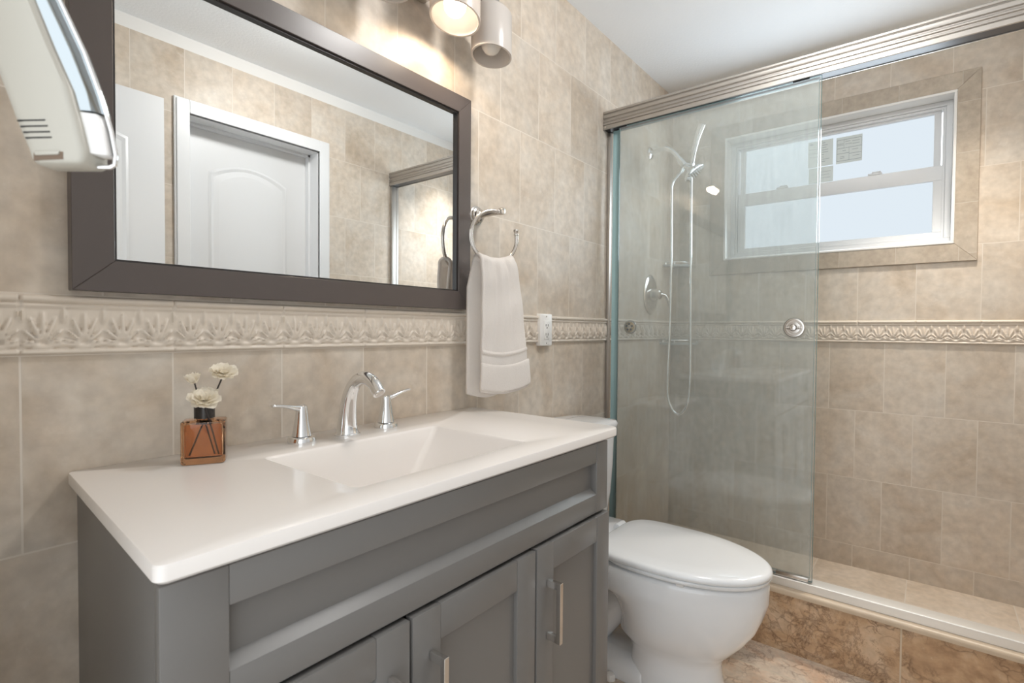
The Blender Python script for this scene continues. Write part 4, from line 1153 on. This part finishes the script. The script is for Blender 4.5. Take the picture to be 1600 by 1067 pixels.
# height, left edge, front right edge, outer rim (mm)
SEC = [(0, -17.3, 23.5, 37), (4, -19.5, 25.5, 39.0), (12, -22, 25.2, 39.9), (32, -30.5, 20.5, 36.2), (61, -41, 12.6, 27.8), (98, -55, -3.7, 14.2), (137.5, -70, -19.4, -4.2), (180, -87, -39, -25), (230, -105, -62, -50), (260, -112, -75, -66)]
def sec(v):
    for a, c in zip(SEC, SEC[1:]):
        if a[0] <= v <= c[0]:
            t = (v - a[0]) / (c[0] - a[0]); return [a[k] + (c[k] - a[k]) * t for k in range(1, 4)]
    return list(SEC[-1][1:])
vs_ = [0, 1.5, 4, 8, 12, 20, 32, 46, 61, 80, 98, 118, 137.5, 160, 180, 205, 230, 250, 258, 260]
ls = []
for k, v in enumerate(vs_):
    l_, m_, r_ = sec(v); ins = 2.0 if v in (0, 260) else (0.6 if v in (1.5, 258) else 0.0)
    ls.append([mp_(l_ + ins, v, 26 - ins), mp_(l_ + ins, v, 5 + ins), mp_(l_ + 3 + ins, v, 1 + ins), mp_(l_ + 9, v, ins), mp_(m_ - 7, v, ins), mp_(m_ - 2 - ins, v, 0.8 + ins), mp_(m_ - ins, v, 4 + ins), mp_(m_ - ins, v, 26 - ins)])
b = MB(); b.loops(ls)
hs = b.build('housing', M['makeup'], mk, angle=50)
# chrome band curving back from the housing to the thin outer rim
v2 = [46, 61, 80, 98, 118, 137.5, 160, 180, 205, 230, 250]
b = MB(); b.loops([[mp_(sec(v)[1] - 1, v, 8), mp_(sec(v)[1] + (sec(v)[2] - sec(v)[1]) * 0.5, v, 10), mp_(sec(v)[2] - 2.5, v, 17), mp_(sec(v)[2] - 2.5, v, 25), mp_(sec(v)[1] - 1, v, 25)] for v in v2])
b.build('chrome_band', M['chromeband'], mk, angle=50)
b = MB(); b.loops([[mp_(sec(v)[1] - 1, v, 7), mp_(sec(v)[2] - 3.5 - (2 if v > 40 else 0), v, 12), mp_(sec(v)[2] - 3.5, v, 24), mp_(sec(v)[1] - 1, v, 24)] for v in (10, 12, 20, 32, 40, 45)])
b.build('reflection_block', M['plastic'], mk, bevel=0.0015)  # solid block in place of the housing's reflection on the chrome flank
b = MB(); b.tube([mp_(sec(v)[1] + 1, 1.5, 16) for v in (2,)] + [mp_(sec(v)[2] - (4 if v < 3 else 1.2), max(v, 1.8), 18) for v in (2, 4, 8, 12, 20, 32, 46, 61, 80, 98, 118, 137.5, 160, 180, 205, 230, 250)], 0.0019, 12)
b.build('outer_rim', M['chrome'], mk)
b = MB()
for x0_, x1_, v in ((-27.5, -4.8, 33.6), (-25.0, -2.8, 28.9), (-22.8, -1.0, 24.2), (-21.0, 0.3, 19.7)):
    b.add([mp_(x, vv, n) for n in (-0.25, 1.0) for x, vv in ((x0_, v - 0.4), (x1_, v + 0.2), (x1_, v + 1.4), (x0_, v + 0.8))], [(0, 1, 2, 3), (7, 6, 5, 4), (0, 4, 5, 1), (1, 5, 6, 2), (2, 6, 7, 3), (3, 7, 4, 0)])
b.build('vent_slot', M['black'], hs, smooth=False)
b = MB()
b.add([mp_(x, vv, n) for n in (-0.25, 1.0) for x, vv in ((-14.5, 1.8), (9.5, 3.0), (9.5, 9.0), (-14.5, 8.0))], [(0, 1, 2, 3), (7, 6, 5, 4), (0, 4, 5, 1), (1, 5, 6, 2), (2, 6, 7, 3), (3, 7, 4, 0)])
sw = b.build('switch_recess', M['switchgap'], hs, smooth=False)
b = MB()
b.add([mp_(x, vv, n) for n in (-1.6, 0.5) for x, vv in ((-12.5, 5.6), (6.5, 6.4), (7.5, 9.6), (-13.5, 8.6))], [(0, 1, 2, 3), (7, 6, 5, 4), (0, 4, 5, 1), (1, 5, 6, 2), (2, 6, 7, 3), (3, 7, 4, 0)])
b.build('slide_switch', M['makeup'], sw, bevel=0.0008)
# arm to the wall, above the picture
b = MB()
top_ = mp_(-85, 225, 22)
b.tube(bez([top_, top_ + Vector((-0.02, 0.03, 0.01)), Vector((-0.225, -0.40, top_.z + 0.02)), Vector((-0.2495, -0.40, top_.z + 0.02))], 6), 0.007, 14)
b.lathe([(0.038, 0), (0.038, 0.006), (0.030, 0.012), (0.012, 0.016)], (-0.2497, -0.40, top_.z + 0.02), (1, 0, 0), 28)
b.build('wall_arm', M['chrome'], mk)
